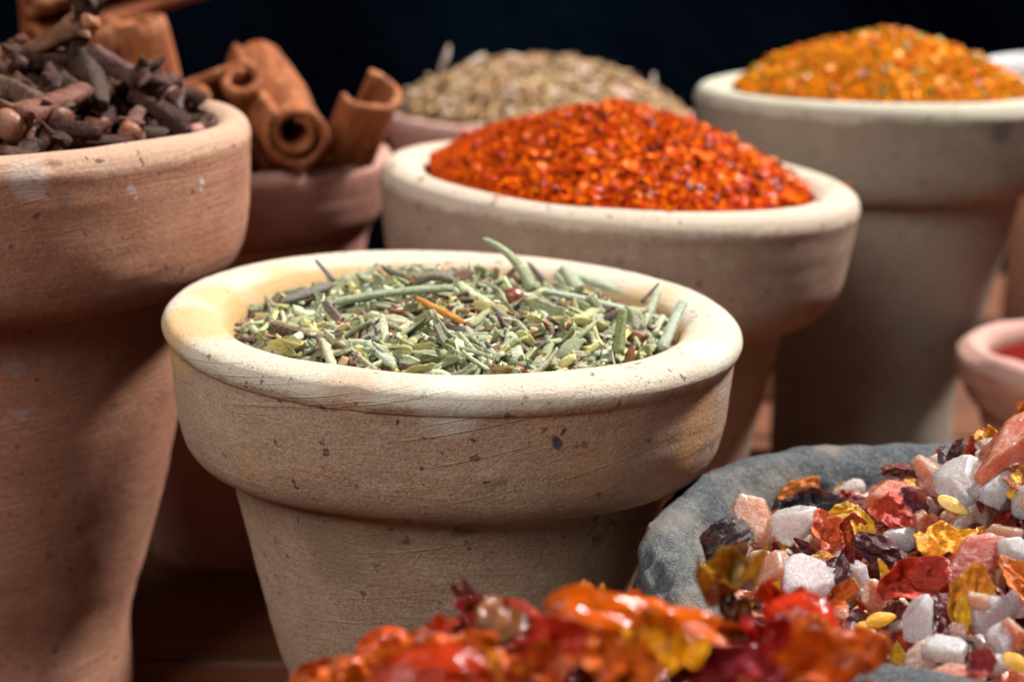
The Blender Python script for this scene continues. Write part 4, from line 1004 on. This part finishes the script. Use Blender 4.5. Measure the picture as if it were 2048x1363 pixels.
salts = [
 (2020, 915, 150, 112, COR, 'largest coral pink salt crystal at the top of the heap', .35),
 (1930, 968, 100, 95, (.96, .84, .82), 'whitish salt crystal just below the largest coral one', .35),
 (1998, 985, 80, 100, WHT, 'egg shaped white salt crystal near the right edge', .35),
 (1790, 990, 105, 75, COR, 'orange pink salt crystal with a dark flake on it', .25),
 (1872, 955, 85, 70, PCH, 'peach salt crystal behind the whitish one', .3),
 (1525, 1055, 85, 120, (.80, .38, .22), 'orange half of salt at the left inner wall', .25),
 (1585, 1050, 95, 125, (.96, .84, .80), 'big blurred white salt crystal at the left', .28),
 (1545, 1145, 85, 95, PCH, 'pinkish salt crystal at the lower left', .2),
 (1608, 1168, 105, 115, LIL, 'rounded lilac white salt crystal beside the red chilli', .3),
 (1852, 1052, 62, 55, COR, 'small coral salt lump above the yellow flake', .25),
 (1908, 1050, 60, 50, COR, 'small coral salt lump right of its twin', .25),
 (1938, 1072, 50, 55, PCH, 'pinkish wedge of salt behind the small pale crystal', .22),
 (1802, 1078, 62, 46, WHT, 'small whitish salt pebble among dark flakes', .25),
 (1945, 1092, 50, 46, WHT, 'small pale salt crystal touching the yellow flake', .3),
 (1945, 1145, 165, 105, DCO, 'broad rose red salt slab in the middle right', .25),
 (2035, 1105, 70, 75, (.8, .8, .78), 'frosty white salt chunk at the right edge', .3),
 (1722, 1152, 48, 70, LIL, 'narrow lilac salt crystal between dark flakes', .25),
 (1757, 1208, 72, 62, COR, 'coral salt crystal left of the tall white one', .25),
 (1840, 1245, 76, 128, WHT, 'tall clear white salt crystal near the front', .4),
 (1893, 1302, 92, 82, (.96, .90, .89), 'bright white faceted salt crystal at the front', .45),
 (1738, 1300, 48, 66, DCO, 'rounded red salt crystal beside the orange chilli', .2),
 (1700, 1305, 50, 60, PCH, 'pale peach salt crystal half hidden by the orange chilli', .2),
 (1955, 1208, 42, 55, PCH, 'little peach crystal sitting on the yellow curled flake', .5),
 (1992, 1245, 75, 70, LIL, 'clear pinkish salt crystal right of the curled flake', .2),
 (2036, 1212, 55, 60, LIL, 'clear lilac crystal at the right edge', .25),
 (2012, 1285, 58, 62, LIL, 'clear rounded crystal above the yellow seed', .25),
 (1840, 1338, 115, 55, TAN, 'flat tan salt crystal at the bottom', .2),
 (1915, 1355, 130, 62, COR, 'coral salt lump at the bottom edge of the picture', .35),
 (2040, 1275, 60, 50, COR, 'coral crystal tip at the right edge', .3),
 (1925, 1272, 40, 36, (.55, .12, .10), 'small cherry red salt grain', .3),
 (2015, 1072, 75, 60, TAN, 'dull mauve salt crystal near the right edge', .2),
 (1795, 1262, 45, 40, TAN, 'small tan crystal under the yellow seed', .15),
 (1700, 1180, 60, 50, PCH, 'small peach crystal under the dark flakes', .1),
 (1870, 1120, 60, 50, TAN, 'dull crystal behind the dark red shell', .1),
 (1800, 1215, 50, 45, TAN, 'tan crystal behind the tall white one', .12),
 (1960, 1040, 60, 45, TAN, 'brownish clear crystal under the white egg', .15),
 (1985, 1330, 55, 40, LIL, 'lilac crystal at the bottom right', .2),
 (1965, 1300, 40, 40, LIL, 'small clear crystal beside the yellow seed', .2),
 (1670, 1215, 46, 40, PCH, 'small peach salt grain behind the chilli tip', .1),
 (1770, 1005, 50, 60, (.75, .3, .22), 'dark coral crystal below the orange pink one', .1),
 (1840, 1000, 50, 60, (.6, .18, .12), 'deep red salt wedge in the upper heap', .1),
 (1870, 1185, 46, 40, COR, 'coral grain peeping beside the tall crystal', .15),
 (2045, 1010, 40, 90, LIL, 'clear crystal cut off by the right edge', .25),
 (1640, 1060, 45, 40, TAN, 'greyish crystal sliver in the blurred left part', .15),
 (1800, 920, 40, 26, TAN, 'brown crystal peeping over the crest', .1),
]
for i_, (px, py, w, h, c, lb, lf) in enumerate(salts):
    salt(px, py, w, h, c, lb, lf, k=(i_ * 5) % 12, yaw=((i_ * 37) % 80 - 40) / 57.3)
np_shL = [sheet(540 + k, 1, [.6, .75, .5, .8, .6, .7][k], [.8, -.7, 1.0, .5, -1.1, .4][k], [.3, -.2, .4, .6, .1, -.5][k], .30, .06, 18, 60, .17, 3.0) for k in range(6)]
sh_me = [mesh_np('chilli_piece', *p, CH) for p in np_shL]
DRD, RDD, ORG, YLW, MRN = (.26, .012, .006), (.42, .028, .006), (.66, .15, .012), (.85, .42, .02), (.07, .012, .014)
def flake(px, py, L, wd, ang, c, label, lift=.2, k=0, roll=.0, tiltx=40, heap=None, name='chilli_flake', cat='chilli flake', me=None, group='chilli pieces in the stone bowl', z=1.0):
    hp = heap or HG; q = hp.hit(px, py, lift); world = hp.pot.Mc @ q; sc = (world - EYE).length / FPX
    # turn the sheet towards the camera (its normal leans to -y), then spin it in that plane
    rot = Matrix.Rotation(R(tiltx), 3, 'X') @ Matrix.Rotation(R(ang), 3, 'Z') @ Matrix.Rotation(R(roll), 3, 'X')
    o = link(name, (me or sh_me)[k], M=hp.M(q, rot, (L * sc * 1.12, wd * sc / .65 * 1.1, L * sc * z * .9))); o.color = (*c, 1)
    tag(o, label, cat, group); return o
fl = [
 (1822, 1168, 135, 80, -12, RDD, 'large dark red wrinkled chilli shell in the middle', .45, 0, 10),
 (1782, 1165, 80, 26, 75, YLW, 'yellow curl at the left of the dark red shell', .45, 2, 30),
 (1882, 1094, 105, 55, -5, (.85, .36, .015), 'bright yellow orange curled flake', .4, 3, -15),
 (1762, 1098, 105, 42, 28, MRN, 'almost black chilli strip in the middle of the heap', .35, 1, 30),
 (1796, 1025, 90, 75, 20, RDD, 'smooth deep red chilli flake in the upper heap', .35, 5, 0),
 (1833, 1012, 70, 40, 60, (.11, .02, .03), 'purple black wrinkled flake beside the deep red one', .4, 2, 20),
 (1808, 945, 85, 28, 8, (.15, .03, .02), 'dark crumpled flake on top of the orange pink crystal', .55, 4, 40),
 (1598, 972, 85, 36, -30, (.55, .16, .015), 'blurred orange flake lying inside the back rim', .2, 1, 0),
 (1612, 1012, 110, 42, -4, (.035, .025, .035), 'blue black shiny flake behind the white crystal', .2, 3, 20),
 (1690, 1022, 60, 30, -10, YLW, 'yellow flake at the back of the heap', .25, 5, 0),
 (1722, 1055, 38, 62, -10, YLW, 'second yellow flake standing below the first', .3, 3, 0),
 (1660, 1075, 95, 80, 70, (.50, .075, .008), 'folded orange red flakes behind the dark strip', .25, 2, 0),
 (1452, 1080, 80, 110, 60, (.04, .018, .02), 'dark glossy chilli clump against the left inner wall', .25, 4, 20),
 (1470, 1110, 50, 70, 80, (.10, .05, .02), 'brown chilli scrap at the left wall', .25, 0, 40),
 (1672, 1160, 60, 85, 20, MRN, 'black wrinkled flake right of the lilac crystal', .35, 1, 20),
 (1694, 1115, 28, 90, 0, MRN, 'thin black chilli strip standing upright', .45, 2, 60),
 (1642, 1118, 55, 26, -22, (.80, .33, .08), 'small orange flake with a highlight', .35, 5, 0),
 (1620, 1100, 60, 26, 45, (.08, .02, .02), 'dark narrow flake left of the orange one', .3, 2, 30),
 (1675, 1195, 80, 42, -38, (.60, .12, .015), 'orange red glossy curl beside the lilac crystal', .4, 0, 20),
 (1937, 1195, 78, 90, 15, (.70, .25, .012), 'yellow orange curled shell holding a little crystal', .3, 3, 20),
 (1925, 1225, 30, 65, 0, (.85, .45, .02), 'yellow curl hanging below the shell', .4, 2, 20),
 (1872, 1235, 75, 100, 30, (.13, .012, .010), 'big very dark red chilli sheet behind the white crystals', .2, 5, 0),
 (1958, 1330, 60, 52, -30, (.28, .03, .04), 'crimson wrinkled flake at the bottom', .5, 0, 10),
 (1940, 1292, 70, 55, 10, (.10, .045, .02), 'brown crumbly chilli core', .3, 4, 10),
 (2045, 1168, 60, 85, -40, ORG, 'bright orange flake at the right edge', .45, 3, 0),
 (1745, 1110, 70, 40, 55, (.12, .03, .05), 'purple flake beside the yellow curl', .25, 2, 20),
 (1912, 905, 26, 50, 30, MRN, 'dark splinter beside the top coral crystal', .4, 1, 30),
 (1895, 915, 30, 44, -10, (.10, .09, .12), 'shiny dark flake at the crest of the heap', .35, 5, 0),
 (1790, 1240, 60, 60, 20, (.14, .02, .015), 'dark red flake under the yellow seed', .15, 0, 0),
 (1990, 1190, 70, 60, 40, (.20, .025, .015), 'deep red flake right of the curled shell', .1, 4, 0),
 (1720, 1010, 70, 40, 0, (.13, .02, .02), 'dark flake at the back beside the yellow one', .15, 1, 10),
 (1760, 1050, 60, 50, 50, (.42, .08, .01), 'rusty flake behind the black strip', .15, 3, 0),
 (1700, 1070, 70, 60, -60, (.38, .04, .008), 'rust red upright flake behind the black ones', .25, 0, 20),
 (1720, 1255, 60, 70, 80, (.12, .02, .02), 'maroon flake beside the orange chilli', .1, 2, 0),
 (1940, 1060, 55, 30, -25, (.10, .03, .03), 'maroon flake near the small pale crystal', .3, 1, 0),
 (1960, 1002, 14, 50, -15, (.30, .04, .02), 'thin red sliver between two white crystals', .4, 2, 60),
 (2030, 960, 60, 50, 30, (.35, .08, .02), 'red brown flake at the right edge below the coral crystal', .3, 0, 0),
 (2040, 980, 40, 70, 0, YLW, 'yellow flake at the right edge beside white salt', .25, 5, 0),
 (1960, 1078, 50, 30, 10, (.8, .3, .02), 'orange flake at the upper right', .2, 3, 0),
 (2000, 1085, 60, 30, -30, (.45, .05, .02), 'red flake at the upper right edge', .2, 4, 0),
 (1640, 990, 90, 30, 4, (.14, .02, .025), 'long dark flake at the back of the bowl', .15, 1, 0),
 (1560, 1075, 40, 46, 0, YLW, 'yellow flake peeping by the left wall', .05, 3, 0),
 (1910, 1165, 50, 34, 20, (.75, .35, .02), 'yellow flake behind the curled shell', .15, 5, 0),
]
for i_, (px, py, L, wd, ang, c, lb, lf, k, roll) in enumerate(fl):
    flake(px, py, L, wd, -ang, c, lb, lf, k, roll, name='chilli_piece')
seed_me = [mesh_np('chilli_seed', *seed_shape(1, .5, .15), SEEDM)]
for (px, py, L, wd, ang, c, lb, lf) in [(1906, 1010, 66, 34, 35, (.80, .50, .10), 'pale yellow chilli seed under the whitish crystal', .5),
        (1762, 1238, 62, 36, -14, (.75, .36, .015), 'yellow chilli seed left of the tall crystal', .45), (1730, 1252, 44, 26, -10, (.8, .4, .03), 'smaller blurred yellow seed beside the first', .35),
        (2035, 1325, 62, 38, 30, (.78, .38, .015), 'yellow chilli seed at the bottom right edge', .45), (1762, 1348, 34, 24, 10, (.9, .55, .03), 'little yellow seed tip by the bowl edge', .3)]:
    flake(px, py, L * .9, wd * .95, -ang, c, lb, lf, 0, 20, 40, None, 'chilli_seed', 'chilli seed', seed_me, 'chilli seeds in the stone bowl')
# random fill between the hand placed ones
rng = random.Random(99)
for k in range(330):
    x, y = rand_disc(rng, 3.2); q = (x, y, HG.h(x, y) + rng.uniform(-.1, .08)); s_ = rng.uniform(.15, .36)
    rot = HG.frame(x, y, rng.uniform(0, 6.28), rng.gauss(0, .5), rng.gauss(0, .5))
    if rng.random() < .42:
        o = link('salt_crystal', rng.choice(salt_me), M=HG.M(q, rot, (s_, s_ * .8, s_ * .8))); o.color = (*tone(rng, rng.choice([LIL, PCH, PCH, COR, COR, COR, DCO, TAN]), .1), 1)
        tag(o, 'small salt grain wedged between bigger pieces', 'salt crystal', 'small salt grains in the stone bowl')
    else:
        o = link('chilli_piece', rng.choice(sh_me), M=HG.M(q, rot, (s_ * 1.3, s_, s_))); o.color = (*tone(rng, rng.choice([DRD, RDD, RDD, ORG, MRN, YLW, DRD]), .2), 1)
        tag(o, 'small chilli scrap wedged between salt crystals', 'chilli flake', 'small chilli scraps in the stone bowl')

# =================================================================== DRIED CHILLIES in the front bowl
HI = Heap(I, 2.95, lambda x, y: -0.02 + 1.05 * max(0, 1 - (x * x + y * y) / 10.0))
V, F = HI.base_mesh('b', None, .35, .25, 1.4)
o = link('chilli_pieces', mesh_np('chilli_pieces', V, tris(F), piece_mat('chilli_mass', False, .3, .4, .0006, 4, .3), True, np.tile([[.28, .03, .008]], (len(V), 1))), M=I.M)
tag(o, 'crushed chilli bits deep in the front bowl', 'chilli bits', kind='stuff')
CHO = piece_mat('whole_chilli_skin', True, .11, .35, .0005, 4.0, .28, coat=0, vary=.85, nsc=2.6)
pods = [mesh_np('dried_chilli', *pod(k + 1, 1.0, rng.uniform(.42, .55), rng.uniform(.3, .5), .62), CHO) for k in range(7)]
bigsh = [mesh_np('dried_chilli', *sheet(820 + k, 1, .62, [1.3, -1.0, 1.6, .9][k], [.5, .3, -.4, .8][k], .40, .04, 24, 70, .14, 3.6), CHO) for k in range(4)]
ORR, RED2, DRR, YOR, BRO = (.42, .062, .003), (.28, .012, .003), (.12, .006, .004), (.52, .16, .006), (.42, .19, .03)
def chil(px, py, L, wd, ang, c, label, lift=.3, k=0, sheet_=False, dep=None, tiltx=35, roll=0):
    if dep: world = at_depth(px, py, dep); q = I.local(world)
    else: q = HI.hit(px, py, lift); world = I.Mc @ q
    sc = (world - EYE).length / FPX
    rot = Matrix.Rotation(R(tiltx), 3, 'X') @ Matrix.Rotation(R(-ang), 3, 'Z') @ Matrix.Rotation(R(roll), 3, 'X')
    me = bigsh[k % 4] if sheet_ else pods[k % 7]
    o = link('dried_chilli', me, M=HI.M(q, rot, (L * sc, wd * sc / (.62 if sheet_ else .42), wd * sc / (.62 if sheet_ else .42)))); o.color = (*c, 1)
    tag(o, label, 'dried chilli', 'dried chillies in the front bowl'); return o
ch = [
 (1265, 1240, 340, 110, 4, (0.495, 0.080, 0.0029), 'long orange chilli with hooked tip at the top of the front heap', .55, 0, False),
 (1075, 1240, 150, 60, 28, (0.346, 0.026, 0.0043), 'red pointed chilli end rising behind the dark core', .4, 1, True),
 (1000, 1250, 110, 90, 20, (0.165, 0.050, 0.0108), 'brown seedy chilli core in the middle', .4, 2, False),
 (900, 1290, 190, 90, -6, (0.479, 0.076, 0.0036), 'orange folded chilli left of the brown core', .4, 1, True),
 (770, 1285, 110, 60, -5, (.46, .055, .005), 'red chilli tip at the left of the front heap', .35, 3, False),
 (740, 1325, 200, 80, -22, (0.527, 0.092, 0.0043), 'orange chilli along the left rim of the front bowl', .3, 1, True),
 (900, 1345, 330, 80, -4, (.30, .022, .004), 'long dark red chilli lying across the front left', .5, 5, False),
 (1120, 1300, 190, 90, 10, (0.396, 0.026, 0.0086), 'wine red chilli in the middle of the front heap', .5, 2, True),
 (1310, 1310, 170, 120, 10, (0.545, 0.109, 0.0043), 'crumpled orange chilli below the long one', .55, 2, True),
 (1350, 1305, 90, 60, 40, (0.660, 0.285, 0.0072), 'yellow seed cluster in the front heap', .6, 3, True),
 (1080, 1350, 160, 80, -8, (0.429, 0.068, 0.0072), 'shiny orange chilli at the bottom middle', .6, 0, True),
 (1245, 1355, 150, 70, 8, (0.545, 0.117, 0.0058), 'orange yellow chilli at the bottom of the picture', .65, 3, True),
 (1455, 1175, 100, 140, 70, (0.380, 0.167, 0.0144), 'brownish yellow chilli cap standing at the right with its stalk', .45, 0, True, 16.9),
 (1470, 1250, 150, 70, 85, (0.165, 0.042, 0.0086), 'dark brown chilli shell below the brownish cap', .4, 2, True, 16.6),
 (1420, 1290, 190, 50, 50, (0.463, 0.076, 0.0043), 'narrow orange chilli strip pointing down right', .5, 3, False),
 (1560, 1235, 130, 90, 55, (0.362, 0.019, 0.0029), 'bright red wrinkled chilli in the right part', .4, 4, True, 16.4),
 (1625, 1250, 180, 80, 42, (0.413, 0.026, 0.0072), 'glossy red chilli sloping down to the right', .45, 5, False, 15.9),
 (1680, 1285, 190, 130, 10, (0.495, 0.084, 0.0043), 'large orange chilli at the right end of the front heap', .6, 1, True, 15.0),
 (1620, 1345, 260, 100, -12, (0.479, 0.076, 0.0043), 'broad orange chilli at the lower right', .65, 0, True),
 (1450, 1345, 240, 80, -6, (0.247, 0.016, 0.0216), 'purplish shiny chilli at the bottom centre right', .65, 2, True),
 (1540, 1290, 120, 90, 20, (0.330, 0.009, 0.0043), 'dark red chilli between the orange ones', .4, 3, True),
 (640, 1362, 150, 60, -22, (0.545, 0.109, 0.0144), 'orange chilli scrap at the bottom left', .2, 2, True),
 (820, 1310, 120, 60, 15, (0.511, 0.068, 0.0072), 'red orange chilli scrap behind the long dark red one', .35, 0, True),
 (1180, 1270, 120, 70, 40, (0.181, 0.009, 0.0086), 'dark chilli in the shade under the long orange one', .3, 4, False),
]
for (px, py, L, wd, ang, c, lb, lf, k, s_, *dp) in ch: chil(px, py, L, wd, ang, c, lb, lf * .8, k, s_, dp[0] if dp else None)
for k in range(60):
    x, y = rand_disc(rng, 2.45); q = (x, y, HI.h(x, y) + rng.uniform(-.2, .03)); s_ = rng.uniform(.5, 1.1)
    rot = HI.frame(x, y, rng.uniform(0, 6.28), rng.gauss(0, .4), rng.gauss(0, .5))
    o = link('dried_chilli', rng.choice(pods + bigsh), M=HI.M(q, rot, (s_, s_ * .8, s_ * .8))); o.color = (*tone(rng, rng.choice([ORR, RED2, DRR, YOR, ORR]), .2), 1)
    tag(o, 'chilli scrap filling the front bowl under bigger pieces', 'dried chilli', 'chilli scraps filling the front bowl')
for (px, py, L, wd, ang, c, lb, lf, k) in [(1290, 1290, 90, 50, 20, (.80, .34, .01), 'yellow chilli shred under the long orange chilli', .55, 3),
        (1365, 1322, 100, 70, -20, (.84, .38, .01), 'bright yellow piece in the lower middle of the front heap', .6, 0),
        (1010, 1330, 90, 50, 30, (.70, .20, .01), 'small orange shred beside the shiny orange chilli', .55, 1),
        (1210, 1330, 100, 60, 50, (.66, .13, .01), 'orange shred at the bottom middle', .6, 3),
        (780, 1330, 110, 50, 12, (.62, .12, .008), 'thin orange shred near the left end of the heap', .4, 2),
        (880, 1262, 80, 40, -20, (.50, .05, .006), 'red shred at the back left of the heap', .35, 0)]:
    chil(px, py, L, wd, ang, c, lb, lf, k, True)
# stalks
stand((1510, 1330), 15.3, (1516, 1276), 15.5, .08, .08, (.55, .5, .42), 'thin pale stalk end poking up between the chillies', 'chilli_stalk', 'stalk', TWIG_O)
stand((1484, 1175), 16.9, (1478, 1122), 17.0, .22, .16, (.22, .13, .03), 'brown chilli stalk on the brownish yellow cap', 'chilli_stalk', 'stalk', TWIG_O)
